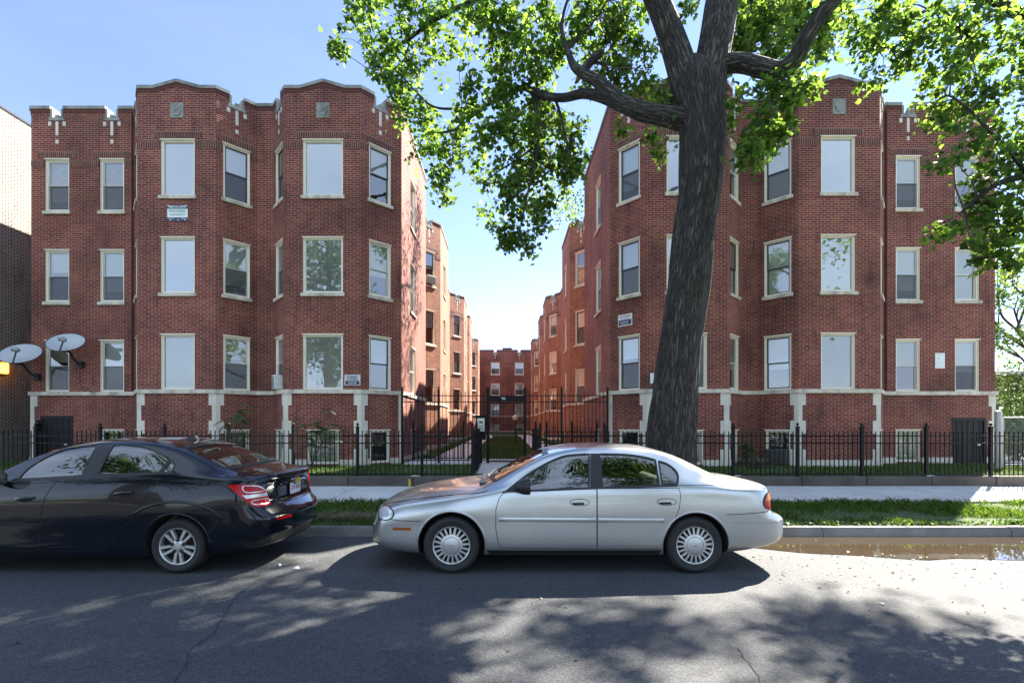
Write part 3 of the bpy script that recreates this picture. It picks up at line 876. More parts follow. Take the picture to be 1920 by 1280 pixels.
def iron_fence(pts, z0, ztop, zpost, label, spacing, rails, gap=.116, pw=.032, first_post=True, last_post=True, root=None, curved=False):
    a, b = Vector((*pts[0], 0)), Vector((*pts[1], 0)); L = (b - a).length; d = (b - a) / L; n = Vector((d.y, -d.x, 0))
    root = root or thing("iron_fence", (a.x, a.y, z0), label, "fence")
    s = dict(o=(a.x, a.y), d=(d.x, d.y), n=(n.x, n.y), L=L, t0=0, t1=0)
    us = [0.0]
    while us[-1] + spacing * .6 < L: us.append(us[-1] + spacing)
    us[-1] = L if len(us) > 1 and us[-1] > L - spacing * .7 else us[-1]
    if us[-1] < L - 1e-6: us.append(L)
    for i, u in enumerate(us):
        if (i == 0 and not first_post) or (i == len(us) - 1 and not last_post): continue
        mb = MB(); x, y = a.x + d.x * u, a.y + d.y * u
        mb.box((x - pw, y - pw, z0 - .05), (x + pw, y + pw, zpost)); finial(mb, x, y, zpost, pw * 1.05)
        mb.build("post", BLACK_IRON, root)
    for ua, ub in zip(us[:-1], us[1:]):
        mb = MB()
        for rz in rails: seg_box_plain(mb, s, ua + pw, ub - pw, -.015, .015, rz - .014, rz + .014)
        k = max(2, int(round((ub - ua) / gap)))
        for j in range(1, k):
            u = ua + (ub - ua) * j / k; h = .009
            seg_box_plain(mb, s, u - h, u + h, -h, h, rails[0] - .03, ztop)
            if curved:
                c = seg_pt(s, u, 0, ztop)
                mb.hexa([seg_pt(s, u - h, h, ztop), seg_pt(s, u + h, h, ztop), seg_pt(s, u + h, -h, ztop), seg_pt(s, u - h, -h, ztop)] +
                        [seg_pt(s, u - h * .3, .05 + h * .3, ztop + .13), seg_pt(s, u + h * .3, .05 + h * .3, ztop + .13), seg_pt(s, u + h * .3, .05 - h * .3, ztop + .13), seg_pt(s, u - h * .3, .05 - h * .3, ztop + .13)])
        mb.build("picket_panel", BLACK_IRON, root)
    return root

FY = 11.87
LOWR = [.43, 1.19, 1.37]
# low concrete walls under the front fences
def low_wall(x0, x1, label):
    t = thing("low_wall", ((x0 + x1) / 2, FY, .15), label, "wall")
    mb = MB(); x = x0
    while x < x1 - .01:
        xe = min(x + 1.58, x1); dz = random.uniform(-.006, .006)
        mb.box((x + .004, 11.76 + random.uniform(-.006, .006), .1), (xe - .004, 12.0, .38 + dz)); x = xe
    mb.build("wall_body", WALLC, t, bevel=.02)
    pm = MB(); x = x0
    k = 0
    while x < x1 - .3:                          # crumbled pale mortar patches round the post feet
        if random.random() < .7:
            c = Vector((x + .04, 11.85, .385)); n = 9
            rr = [random.uniform(.05, .13) for _ in range(n)]
            pm.add([(c.x + math.cos(2 * math.pi * j / n) * rr[j] * 1.5, c.y + math.sin(2 * math.pi * j / n) * rr[j] * .6, .3875 + .006 * (j % 2)) for j in range(n)] + [(c.x, c.y, .41)],
                   [(j, (j + 1) % n, n) for j in range(n)])
        x += 1.58
    if pm.v: pm.build("mortar_patch", STONE_CLEAN, t)
    return t
low_wall(-21.2, -.84, "low stained concrete wall beside the pavement, left of the entrance walk")
low_wall(.90, 22, "low brownish concrete wall under the black fence, right of the entrance walk")
iron_fence([(-21.0, FY), (-.80, FY)], .38, 1.50, 1.58, "black low picket fence on the wall behind the black car", 1.58, LOWR)
iron_fence([(.86, FY), (21.2, FY)], .38, 1.48, 1.58, "black low picket fence on the wall behind the silver car", 1.58, LOWR)
iron_fence([(-.80, FY), (-.80, 15.4)], .40, 1.52, 1.62, "black picket railing along the left side of the entrance walk", 1.76, LOWR, gap=.10, first_post=False, last_post=False)
iron_fence([(.86, FY), (.86, 15.4)], .40, 1.52, 1.62, "black picket railing along the right side of the entrance walk", 1.76, LOWR, gap=.10, first_post=False, last_post=False)
TY = 15.5
TALLR = [.50, 2.36, 2.56]
iron_fence([(-3.30, TY), (-.56, TY)], .40, 2.58, 2.74, "tall black spiked fence between the left block and the courtyard gate", 1.17, TALLR, gap=.125, curved=True, last_post=False)
iron_fence([(.64, TY), (3.28, TY)], .40, 2.58, 2.74, "tall black spiked fence between the courtyard gate and the right block", 1.17, TALLR, gap=.125, curved=True, first_post=False)
iron_fence([(-3.3, 17.4), (-1.5, 17.4)], .40, 1.55, 1.66, "low black fence inside the courtyard by the left wall", .9, LOWR, gap=.10)
iron_fence([(1.5, 17.4), (3.3, 17.4)], .40, 1.55, 1.66, "low black fence inside the courtyard by the right wall", .9, LOWR, gap=.10)
iron_fence([(-15.3, 15.9), (-14.35, 14.8)], .38, 1.60, 1.66, "short black fence return end-on by the corner quoin of the left block", .7, [.5, 1.3, 1.5], gap=.10)

# courtyard gate
gt = thing("courtyard_gate", (.04, TY, .40), "tall black iron gate with a solid header and close upright bars", "gate")
for x in (-.55, .63):
    mb = MB(); mb.box((x - .05, TY - .05, .36), (x + .05, TY + .05, 2.74)); finial(mb, x, TY, 2.74, .05); mb.build("post", BLACK_IRON, gt)
mb = MB(); mb.box((-.50, TY - .05, 2.37), (.58, TY + .05, 2.56)); hd = mb.build("header", BLACK_IRON, gt)
mb = MB()
for k in range(7): mb.hexa([(-.42 + k * .155 + a, TY + b, z) for z, q in ((2.561, .008), (2.72, .002)) for a, b in ((-q, -q), (q, -q), (q, q), (-q, q))])
mb.build("spike_row", BLACK_IRON, gt)
mb = MB()
for z in (.46, 1.38, 2.33): mb.box((-.49, TY - .018, z - .02), (.57, TY + .018, z + .02))
for k in range(23):
    x = -.46 + k * .0456; mb.box((x - .009, TY - .009, .48), (x + .009, TY + .009, 2.33))
gl = mb.build("gate_leaf", BLACK_IRON, gt)
mb = MB(); mb.lathe([(.002, -.10), (.035, -.10), (.035, -.02), (.002, -.02)], (-.44, TY, 1.24), 'Y', 14); mb.build("handle", simple("steel", (.55, .55, .56), .3, .9), gl)

def text_mesh(s, size, loc, rot, mat_, name, parent, ext=.003, bold=0.0, align='CENTER', sx=1.0):
    cu = bpy.data.curves.new(name, 'FONT'); cu.body = s; cu.size = size; cu.extrude = ext; cu.align_x = align; cu.align_y = 'CENTER'; cu.offset = bold
    tmp = bpy.data.objects.new("tmp", cu); COL.objects.link(tmp)
    dg = bpy.context.evaluated_depsgraph_get(); me = bpy.data.meshes.new_from_object(tmp.evaluated_get(dg))
    bpy.data.objects.remove(tmp)
    if rot is not None:
        me.transform(rot @ Matrix.Diagonal((sx, 1, 1, 1)))
    me.materials.clear(); me.materials.append(mat_)
    o = bpy.data.objects.new(name, me); COL.objects.link(o)
    o0 = origin_of(parent) if parent is not None else Vector((0, 0, 0))
    o.parent = parent; o.location = Vector(loc) - o0
    return o
def face_rot(d, n):
    """text frame: x along d, y up, z along n (tuples in plan)"""
    return Matrix(((d[0], 0, n[0], 0), (d[1], 0, n[1], 0), (0, 1, 0, 0), (0, 0, 0, 1)))
WHITE = simple("white_sign", (.80, .82, .82), .4)
NAVY = simple("navy_print", (.012, .035, .09), .4)
GREEN = simple("green_print", (.16, .40, .31), .4)
INK = simple("black_print", (.015, .016, .02), .4)
FRONT = face_rot((1, 0), (0, -1))
text_mesh("932", .095, (-.06, TY - .052, 2.465), FRONT, WHITE, "house_number", gt, .003, .003)

# intercom on a black post beside the gate
ic = thing("intercom", (-.72, TY - .1, .4), "grey door-entry panel in a black hooded housing left of the gate", "intercom")
mb = MB(); mb.box((-.92, TY - .16, 1.36), (-.61, TY + .0, 1.90)); mb.box((-.95, TY - .20, 1.90), (-.59, TY + .02, 1.93)); mb.box((-.92, TY - .10, 1.15), (-.61, TY + .0, 1.355)); mb.build("housing", BLACK_IRON, ic, bevel=.006)
mb = MB(); mb.box((-.88, TY - .175, 1.42), (-.65, TY - .161, 1.84)); pnl = mb.build("panel", simple("steel_panel", (.50, .52, .46), .35, .5, var=.1), ic, bevel=.004)
mb = MB(); mb.box((-.82, TY - .179, 1.68), (-.71, TY - .1755, 1.74)); mb.build("screen", INK, pnl)
mb = MB()
for i in range(3):
    for j in range(3): mb.box((-.83 + i * .05, TY - .179, 1.48 + j * .05), (-.80 + i * .05, TY - .1755, 1.51 + j * .05))
mb.build("keypad", SASHD, pnl)
mb = MB(); mb.box((-.80, TY - .06, .36), (-.73, TY + .0, 1.149)); mb.build("post", BLACK_IRON, ic)
# ================================================================== SIGNS
def sign(loc, d, n, w, h, label, rows, bands=(), frame=None, name="sign"):
    """flat board on a wall; rows: (text, size, x, y, material); bands: (x0, x1, y0, y1, material); y up from the board's centre"""
    t = thing(name, loc, label, "sign")
    L = Vector(loc); dv = Vector((d[0], d[1], 0)); nv = Vector((n[0], n[1], 0)); z = Vector((0, 0, 1))
    s = dict(o=(loc[0], loc[1]), d=d, n=n, L=1, t0=0, t1=0)
    mb = MB(); seg_box_plain(mb, s, -w / 2, w / 2, 0, .012, loc[2] - h / 2, loc[2] + h / 2)
    mb.build("board", frame or WHITE, t, bevel=.002)
    for (a, b, c, e, m) in bands:
        q = MB(); seg_box_plain(q, s, a, b, .0121, .0145, loc[2] + c, loc[2] + e); q.build("printed_band", m, t)
    for (tx, sz, x, y, m, sx) in rows:
        text_mesh(tx, sz, L + dv * x + nv * .0165 + z * y, face_rot(d, n), m, "lettering", t, .001, sz * .02, sx=sx)
    return t
c = P(333, 399.5, 14.935)
sg = sign(c, (1, 0), (0, -1), .63, .49, "blue and white phone-number sign reading PANGEA APARTMENTS under a top window",
     [("800.912.4270", .098, 0, .185, WHITE, .98), ("PANGEA", .118, 0, .055, GREEN, 1.12), ("APARTMENTS", .066, 0, -.055, GREEN, 1.15), ("RENT TODAY", .03, -.19, -.175, WHITE, 1), ("NO DEPOSIT", .03, .19, -.175, WHITE, 1)],
     [(-.315, .315, .125, .245, NAVY), (-.315, .315, -.245, -.14, NAVY)])
mb = MB()
for x in (-.21, .02, .24): mb.box((c.x + x - .016, c.y - .02, c.z - .232), (c.x + x + .016, c.y - .0147, c.z - .203))
for x in (-.28, .27): mb.box((c.x + x - .018, c.y - .02, c.z + .205), (c.x + x + .018, c.y - .0147, c.z + .24))
mb.build("fixing_patch", WHITE, sg)
c = P(661, 712, 14.935)
sign(c, (1, 0), (0, -1), .49, .325, "small no-trespassing sign with black lower half beside the ground-floor bay window",
     [("NO TRESPASSING", .049, 0, .105, INK, .92), ("OR LOITERING", .049, 0, .055, INK, .92), ("ON THIS PROPERTY", .045, 0, .003, INK, .92), ("VIOLATORS WILL BE", .028, 0, -.055, WHITE, 1), ("PROSECUTED", .045, 0, -.1, WHITE, 1)],
     [(-.215, .215, -.14, -.03, INK)], frame=simple("sign_frame", (.62, .63, .68), .4))
# on the canted face of the right block's inner bay
sr = [s for s in right_segs if abs(s['o'][0] - 3.56) < .01 and abs(s['o'][1] - 15.6) < .01][0]
u = sr['L'] * .33
c = Vector(seg_pt(sr, u, .003, 1.68 + (793 - 600) * 15.32 / FPX))
sign(c, sr['d'], sr['n'], .52, .37, "no-loitering sign on the canted brick face left of the tree trunk",
     [("NO LOITERING", .066, 0, .115, INK, .9), ("ON THIS PROPERTY", .030, 0, .045, INK, 1.2), ("VIOLATORS WILL BE", .038, -.03, -.05, WHITE, .95), ("PROSECUTED", .045, -.02, -.105, WHITE, 1)],
     [(-.235, .235, -.155, .012, NAVY), (.16, .205, -.04, .0, WHITE)])
c = P(1219, 709, 14.755)
sign(c + Vector((.42, 0, 0)), (1, 0), (0, -1), .84, .31, "white notice half hidden behind the tree trunk",
     [("NO TRESPASSING", .085, 0, .085, INK, .95), ("IN THE BUILDING", .075, 0, -.015, INK, .95), ("KEEP OUT", .045, -.24, -.11, INK, 1)])
c = P(1762, 676, 15.855)
sign(c, (1, 0), (0, -1), .32, .50, "plain white paper notice taped between two right-hand ground-floor windows",
     [("NOTICE", .04, 0, .20, simple("faint_print", (.5, .5, .56), .5), 1.2)],
     [(-.06, -.02, .06, .10, simple("violet_print", (.35, .30, .45), .5))] + [(-.12, .12, -.06 - k * .05, -.053 - k * .05, MATS["faint_print"]) for k in range(4)])

# ================================================================== SATELLITE DISHES, NEIGHBOUR'S LAMP, GLOBE LAMP
DISH = simple("dish_grey", (.42, .46, .49), .4, var=.04)
DARKM = simple("dark_metal", (.02, .021, .024), .5)
LNB = simple("feed_grey", (.30, .31, .33), .5)
def dish(cx, cy, foot, elbow, feed, label, dep, w):
    c = P(cx, cy, dep); f = P(*foot); t = thing("satellite_dish", f, label, "satellite dish", "satellite dishes on the left wall")
    n = Vector((.22, -.62, .75)).normalized(); x = n.cross(Vector((0, 0, 1))).normalized(); y = x.cross(n)
    if y.z < 0: y = -y
    mb = MB(); rings = 8; seg = 40; vs = []
    for i in range(rings + 1):
        r = i / rings
        for j in range(seg):
            a = 2 * math.pi * j / seg
            vs.append(c + x * (math.cos(a) * r * w / 2) + y * (math.sin(a) * r * w / 2 * 1.04) + n * (.10 * r * r - .10))
    fs = [(i * seg + j, i * seg + (j + 1) % seg, (i + 1) * seg + (j + 1) % seg, (i + 1) * seg + j) for i in range(rings) for j in range(seg)]
    mb.add(vs, fs); mb.add([p - n * .012 for p in vs], [q[::-1] for q in fs])
    rim = [c + x * (math.cos(2 * math.pi * j / seg) * w / 2) + y * (math.sin(2 * math.pi * j / seg) * w / 2 * 1.04) - n * .004 for j in range(seg + 1)]
    mb.build("reflector", DISH, t, smooth=True)
    rb_ = MB(); rb_.tube(rim, .011, 6, caps=False); rb_.build("rim", DARKM, t, smooth=True)
    e = P(*elbow); g = P(*feed)
    ar = MB(); ar.tube([f, f.lerp(e, .5) + Vector((0, -.03, -.02)), e, c - n * .16 - y * .18, ], .032, 8); ar.build("mast", DARKM, t, smooth=40)
    ar = MB(); low = c - y * (w * .5) - n * .02
    ar.tube([e, low, low.lerp(g, .6) - n * .01, g], .022, 8); ar.build("feed_arm", DARKM, t, smooth=40)
    lb = MB(); d = (c - g).normalized(); lb.cyl(g - d * .09, g + d * .07, .062, .075, 14); lb.cyl(g - d * .09 + x * .1, g + d * .05 + x * .1, .045, .055, 12); lb.build("feed_horn", LNB, t, smooth=40)
    ft = MB(); ft.box((f.x - .09, f.y, f.z - .1), (f.x + .09, 16.045, f.z + .1)); ft.cyl((f.x, f.y + .04, f.z), (f.x, f.y - .03, f.z), .05, n=10); ft.build("wall_bracket", DARKM, t)
    return t
dish(38, 662, (66, 706, 15.93), (44, 684, 15.62), (31, 655, 15.05), "grey oval satellite dish overhanging the left corner of the brick block", 15.35, 1.05)
d2 = dish(123, 641, (148, 683, 15.93), (131, 660, 15.62), (119, 636, 15.05), "grey oval satellite dish in front of the lower window on the left wing", 15.35, .98)
mb = MB(); mb.tube([P(150, 690, 15.98), P(150.5, 712, 15.99), P(152, 726, 15.99), P(158, 733, 15.97), P(164, 727, 15.98), P(168, 734, 15.97), P(178, 735.5, 15.97)], .009, 6); mb.build("cable", DARKM, d2)

wl = thing("wall_lamp", (-18.15, 17.4, 3.5), "glowing orange lamp on the pale neighbouring wall at the left edge", "lamp")
mb = MB(); mb.box((-18.2, 17.22, 3.42), (-18.12, 17.52, 3.88)); mb.box((-18.13, 17.2, 3.85), (-17.88, 17.54, 3.89)); mb.build("housing", DARKM, wl)
m, t, b, o = newmat("lamp_glow"); b.inputs["Emission Color"].default_value = (1, .32, .03, 1); b.inputs["Emission Strength"].default_value = 2.2; b.inputs["Base Color"].default_value = (.8, .4, .1, 1)
mb = MB(); mb.box((-18.115, 17.25, 3.47), (-17.93, 17.49, 3.84)); mb.build("lens", m, wl, bevel=.02)

gl_ = thing("globe_lamp", (.66, 31, .38), "white globe lamp on a thin dark pole in the courtyard lawn", "lamp")
mb = MB(); mb.cyl((.66, 31, .36), (.66, 31, 1.86), .045, .035, 10); mb.cyl((.66, 31, .36), (.66, 31, .5), .09, .07, 10); mb.build("pole", BLACK_IRON, gl_)
mb = MB(); mb.lathe([(.01, -.19), (.10, -.165), (.165, -.09), (.185, 0), (.165, .09), (.10, .165), (.01, .19)], (.66, 31, 2.04), 'Z', 20); mb.build("globe", simple("opal_globe", (.86, .84, .80), .3), gl_, smooth=True)

# ================================================================== TREES
from mathutils import noise as mn
def limb(mb, pts, rads, n=10, amp=0.06, step=None, seed=0.0, cap=True):
    """tapering limb through pts (Catmull-Rom), ridged like bark, with bark UVs"""
    pts = [Vector(p) for p in pts]
    fine, fr = [], []
    for i in range(len(pts) - 1):
        p0, p1, p2, p3 = pts[max(i - 1, 0)], pts[i], pts[i + 1], pts[min(i + 2, len(pts) - 1)]
        L = (p2 - p1).length; k = max(2, int(L / (step or max(.06, min(rads[i] * 1.2, .25)))))
        for j in range(k):
            t = j / k
            fine.append(.5 * ((2 * p1) + (p2 - p0) * t + (2 * p0 - 5 * p1 + 4 * p2 - p3) * t * t + (3 * p1 - p0 - 3 * p2 + p3) * t ** 3))
            fr.append(rads[i] + (rads[i + 1] - rads[i]) * t)
    fine.append(pts[-1]); fr.append(rads[-1])
    t0 = (fine[1] - fine[0]).normalized(); x = t0.orthogonal().normalized(); vs = []; vl = 0.0; vlen = []
    for i in range(len(fine)):
        if i: vl += (fine[i] - fine[i - 1]).length
        vlen.append(vl)
        t = (fine[min(i + 1, len(fine) - 1)] - fine[max(i - 1, 0)]).normalized(); x = (x - t * x.dot(t)).normalized(); y = t.cross(x)
        for j in range(n):
            a = 2 * math.pi * j / n; r = fr[i]
            q = Vector((math.cos(a) * r * 7, math.sin(a) * r * 7, vl * .9 + seed))
            w = 1 + amp * (abs(mn.noise(q)) * 2.2 - .5) + amp * .8 * mn.noise(Vector((math.cos(a) * 1.3, math.sin(a) * 1.3, vl * .7 + seed)))
            vs.append(fine[i] + x * (math.cos(a) * r * w) + y * (math.sin(a) * r * w))
    fs, uv = [], []
    R0 = max(fr)
    for i in range(len(fine) - 1):
        for j in range(n):
            fs.append((i * n + j, i * n + (j + 1) % n, (i + 1) * n + (j + 1) % n, (i + 1) * n + j))
            u0, u1 = 2 * math.pi * R0 * j / n, 2 * math.pi * R0 * (j + 1) / n
            uv.append([(u0, vlen[i]), (u1, vlen[i]), (u1, vlen[i + 1]), (u0, vlen[i + 1])])
    if cap:
        fs.append(tuple((len(fine) - 1) * n + j for j in range(n))); uv.append([(0, 0)] * n)
    mb.add(vs, fs, uv)
    return fine, fr

LEAFSHAPE = np.array([(0, 0), (.32, .16), (.41, .48), (.17, .68), (0, 1.08), (-.17, .68), (-.41, .48), (-.32, .16)])
def leaves(cen, size, up=0.55, sv=0.3, flat=None):
    """leaf polygons (8 corners) at the points cen"""
    n = len(cen)
    nz = rng.normal(size=(n, 3)) * .55; nz[:, 2] += up; nz /= np.linalg.norm(nz, axis=1)[:, None]
    a = rng.normal(size=(n, 3)); a[:, 2] -= .5
    x = np.cross(a, nz); x /= np.linalg.norm(x, axis=1)[:, None] + 1e-9
    y = np.cross(nz, x)
    sz = size * (1 + rng.uniform(-sv, sv, n))
    P_ = cen[:, None, :] + (LEAFSHAPE[None, :, 0:1] * x[:, None, :] + LEAFSHAPE[None, :, 1:2] * y[:, None, :]) * sz[:, None, None]
    P_ += nz[:, None, :] * (np.abs(LEAFSHAPE[None, :, 0:1]) * .35 - LEAFSHAPE[None, :, 1:2] ** 2 * .12) * sz[:, None, None]
    return P_.reshape(-1, 3)

def cluster_pts(c, r, nspr, nlf, spread=.15, droop=.12):
    """leaf positions in sprigs inside a ball"""
    d = rng.normal(size=(nspr, 3)); d /= np.linalg.norm(d, axis=1)[:, None]
    s = np.array(c)[None, :] + d * (r * rng.uniform(.15, 1.0, nspr) ** .6)[:, None]
    o = rng.normal(size=(nspr, nlf, 3)) * spread
    o[:, :, 2] -= np.abs(rng.normal(size=(nspr, nlf))) * droop
    return (s[:, None, :] + o).reshape(-1, 3), s

def twig(mb, a, b, r0, n=5):
    a, b = Vector(a), Vector(b); L = (b - a).length
    k = max(3, int(L / .25)); pts = []; rr = []
    side = (b - a).cross(Vector((0, 0, 1)));
    side = side.normalized() if side.length > 1e-6 else Vector((1, 0, 0))
    ph = random.uniform(0, 6)
    for i in range(k + 1):
        t = i / k
        pts.append(a.lerp(b, t) + Vector((0, 0, math.sin(t * math.pi) * L * .10)) + side * (math.sin(t * 5 + ph) * L * .05 * (1 if 0 < i < k else 0)))
        rr.append(r0 * (1 - t * .8))
    mb.tube(pts, rr, n)

def big_tree():
    t = thing("street_tree", P(1254, 966, 8.0), "big leaning street tree with thick dark furrowed trunk behind the silver car", "tree")
    tr = MB(); lim = []
    def L(seq, n=12, amp=.06, step=None, seed=0.0):
        pts = [P(a, b, y) for a, b, y, r in seq]; f, fr = limb(tr, pts, [q[3] for q in seq], n, amp, step, seed)
        lim.extend(zip(f, fr)); return f
    L([(1246, 985, 8.0, 0.604), (1248, 962, 8.0, 0.512), (1252, 925, 8.0, 0.435), (1257, 870, 8.0, 0.393), (1264, 760, 8.0, 0.361), (1277, 640, 8.0, 0.331), (1289, 540, 8.0, 0.337), (1299, 440, 8.0, 0.334), (1314, 345, 8.0, 0.348), (1317, 265, 8.0, 0.352), (1312, 205, 8.0, 0.366), (1304, 162, 8.0, 0.393), (1300, 128, 8.0, 0.275), (1298, 108, 8.0, 0.092)], 72, .085, .05)
    tr_main = tr; 
    L([(1300, 215, 8.0, 0.210), (1284, 150, 8.0, 0.231), (1262, 80, 7.95, 0.210), (1240, 20, 7.9, 0.197), (1216, -40, 7.8, 0.185), (1180, -140, 7.7, 0.160), (1120, -260, 7.6, 0.126), (1040, -420, 8.2, 0.084), (980, -600, 9, 0.042)], 40, .085, .06, 3)
    L([(1322, 215, 8.0, 0.242), (1330, 150, 8.05, 0.270), (1342, 75, 8.1, 0.265), (1352, 10, 8.15, 0.256), (1362, -60, 8.3, 0.233), (1385, -200, 8.7, 0.195), (1400, -400, 9.4, 0.149), (1430, -650, 10.5, 0.074)], 44, .085, .06, 5)
    L([(1328, 120, 8.0, 0.152), (1360, 119, 7.95, 0.144), (1395, 119, 7.85, 0.141), (1430, 128, 7.7, 0.144), (1462, 132, 7.6, 0.137), (1489, 112, 7.5, 0.125), (1508, 75, 7.4, 0.114), (1535, 35, 7.3, 0.103), (1568, -5, 7.2, 0.091), (1620, -70, 7.0, 0.076), (1700, -160, 7.0, 0.053), (1800, -240, 7.2, 0.023)], 28, .09, .06, 7)
    L([(1310, 226, 8.0, 0.190), (1275, 222, 8.0, 0.182), (1240, 217, 8.05, 0.163), (1200, 208, 8.15, 0.152), (1165, 193, 8.3, 0.137), (1130, 182, 8.5, 0.095), (1095, 176, 8.7, 0.080), (1060, 183, 8.9, 0.076), (1030, 181, 9.1, 0.072), (1002, 172, 9.3, 0.065), (978, 165, 9.5, 0.053), (940, 182, 9.7, 0.042), (905, 200, 9.9, 0.034), (860, 204, 10.0, 0.027), (815, 201, 10.1, 0.023), (785, 178, 10.2, 0.020), (745, 135, 10.4, 0.015), (700, 100, 10.6, 0.008)], 26, .10, .06, 9)
    L([(1175, 198, 8.25, 0.128), (1140, 170, 8.4, 0.116), (1115, 150, 8.5, 0.104), (1093, 138, 8.6, 0.092), (1075, 122, 8.7, 0.068), (1064, 92, 8.8, 0.048), (1054, 60, 8.9, 0.036), (1058, 20, 9.0, 0.028), (1080, -40, 9.1, 0.016)], 20, .10, .06, 11)
    L([(1092, 138, 8.6, 0.072), (1106, 118, 8.55, 0.072), (1121, 104, 8.5, 0.072), (1128, 98, 8.48, 0.064)], 14, .1, .05, 13)
    L([(1106, 118, 8.55, .03), (1135, 120, 8.5, .025), (1140, 135, 8.5, .02), (1150, 128, 8.5, .012)], 8, .1, .05, 15)
    L([(1064, 92, 8.8, .04), (1085, 70, 8.8, .03), (1110, 45, 8.8, .025), (1140, 0, 8.8, .015)], 8)
    L([(1180, -140, 7.7, .10), (1060, -90, 8.6, .075), (960, -30, 9.4, .06), (890, 0, 9.8, .05), (830, 30, 10.1, .042), (790, 55, 10.2, .036), (770, 72, 10.3, .03), (725, 100, 10.5, .02), (690, 130, 10.6, .01)], 10)
    L([(770, 72, 10.3, .022), (760, 105, 10.3, .016), (745, 135, 10.3, .008)], 6)
    L([(885, 203, 9.95, .032), (868, 225, 9.95, .03), (855, 243, 9.95, .028), (830, 248, 9.95, .018), (805, 250, 9.95, .01)], 8)
    L([(858, 238, 9.95, .022), (852, 262, 9.9, .018), (848, 300, 9.9, .012), (840, 345, 9.9, .008), (836, 385, 9.9, .004)], 6)
    L([(1005, 172, 9.3, .035), (1012, 230, 9.2, .03), (1005, 290, 9.1, .025), (990, 360, 9.0, .018), (975, 430, 9.0, .012), (965, 470, 9.0, .006)], 8)
    L([(1008, 270, 9.15, .022), (975, 295, 9.2, .017), (930, 325, 9.3, .012), (900, 345, 9.3, .006)], 6)
    L([(1040, 182, 9.05, .028), (1055, 230, 9.0, .022), (1065, 280, 8.95, .014), (1068, 320, 8.9, .007)], 6)
    L([(1462, 135, 7.6, .03), (1448, 190, 7.5, .022), (1440, 240, 7.45, .014), (1405, 270, 7.4, .007)], 6)
    L([(1385, -100, 8.5, .09), (1480, -60, 9.5, .07), (1560, -20, 10.5, .05), (1620, 60, 10.8, .03)], 8)
    L([(1400, -300, 9.2, .13), (1520, -420, 10.8, .09), (1660, -520, 12.5, .05)], 8)
    L([(1352, 0, 8.15, .1), (1400, -60, 9.5, .08), (1410, 10, 10.2, .04), (1430, 70, 10.4, .02)], 8)
    L([(1002, 172, 9.3, .07), (1006, 212, 12, .065), (1014, 255, 15.5, .055), (1024, 285, 19, .04), (1036, 300, 22.5, .02)], 8)
    L([(1385, -200, 8.7, .15), (1440, -190, 10.2, .12), (1470, -130, 12.2, .09), (1480, -80, 14.2, .06), (1500, -60, 15.5, .03)], 8)
    L([(1362, -60, 8.3, .12), (1330, -150, 10.0, .10), (1320, -140, 12.5, .07), (1340, -90, 14.6, .03)], 8)
    K = [(640, 72, 30), (628, 95, 18), (672, 42, 40), (705, 92, 45), (690, 18, 40), (742, 40, 50), (750, 112, 45), (722, 150, 38), (770, 165, 38), (790, 62, 45), (800, 122, 38), (832, 32, 40), (858, 62, 30), (790, 18, 48), (742, 182, 32), (765, 212, 36), (800, 240, 38), (790, 200, 34), (828, 252, 34), (812, 290, 36), (836, 300, 32), (842, 340, 28), (835, 372, 18), (848, 268, 30), (820, 320, 25),
         (865, 95, 28), (880, 160, 32), (902, 200, 38), (872, 228, 34), (930, 230, 42), (902, 268, 36), (940, 130, 45), (930, 62, 45), (962, 20, 45), (980, 90, 48), (1010, 40, 48), (1010, 130, 45), (1000, 200, 42), (960, 180, 40), (980, 240, 46), (1022, 222, 42), (1040, 268, 38), (1002, 300, 44), (962, 310, 36), (1050, 318, 34), (1000, 352, 38), (962, 370, 36), (930, 350, 28), (902, 342, 24), (925, 388, 26), (952, 420, 34), (1000, 400, 38), (1022, 388, 26), (972, 455, 28), (992, 472, 20), (960, 440, 24), (1060, 298, 34), (1072, 328, 22), (1080, 270, 28), (1060, 232, 28), (1090, 232, 24), (1092, 300, 16),
         (900, 20, 45), (870, 10, 36), (1060, 60, 38), (1100, 40, 42), (1110, 90, 38), (1150, 70, 42), (1180, 40, 42), (1190, 100, 38), (1160, 130, 38), (1202, 150, 28), (1220, 110, 22), (1110, 150, 30), (1050, 105, 34), (1140, 20, 40), (1175, 165, 26),
         (1238, 190, 22), (1215, 165, 16), (1224, 248, 10), (1230, 284, 9), (1165, 240, 11), (1250, 205, 16), (1368, 180, 20), (1372, 226, 15),
         (1290, 25, 28), (1400, 40, 44), (1430, 80, 42), (1390, 88, 32), (1450, 40, 44), (1498, 50, 44), (1480, 15, 40), (1530, 60, 36), (1560, 40, 30), (1410, 5, 40), (1530, 100, 24), (1545, 15, 34), (1450, 105, 26),
         (1490, 142, 20), (1452, 172, 30), (1500, 160, 24), (1432, 212, 32), (1460, 228, 26), (1412, 250, 26), (1395, 282, 18), (1440, 268, 20), (1475, 195, 26), (1415, 285, 16), (1520, 150, 16)]
    cen, tw = [], MB()
    lp = np.array([tuple(a) for a, b in lim]); 
    for px, py, r in K:
        # depth: follow the limbs, left and high parts farther back
        if px < 860: y = 10.2
        elif px < 1000: y = 9.4
        elif px < 1235: y = 9.9
        elif px < 1380 and py > 140: y = 8.2
        elif py < 120: y = 10.2
        else: y = 7.5
        y += random.uniform(-.3, .3)
        c = P(px, py, y); rm = r * y / FPX
        k = 1.0
        pts, spr = cluster_pts(c, rm * 1.02, max(3, int((10 if px > 940 else 8) * k * (r / 40) ** 2)), 21, .085, .075)
        cen.append(pts)
        i = np.argmin(((lp - np.array(c)) ** 2).sum(1)); a = Vector(lp[i])
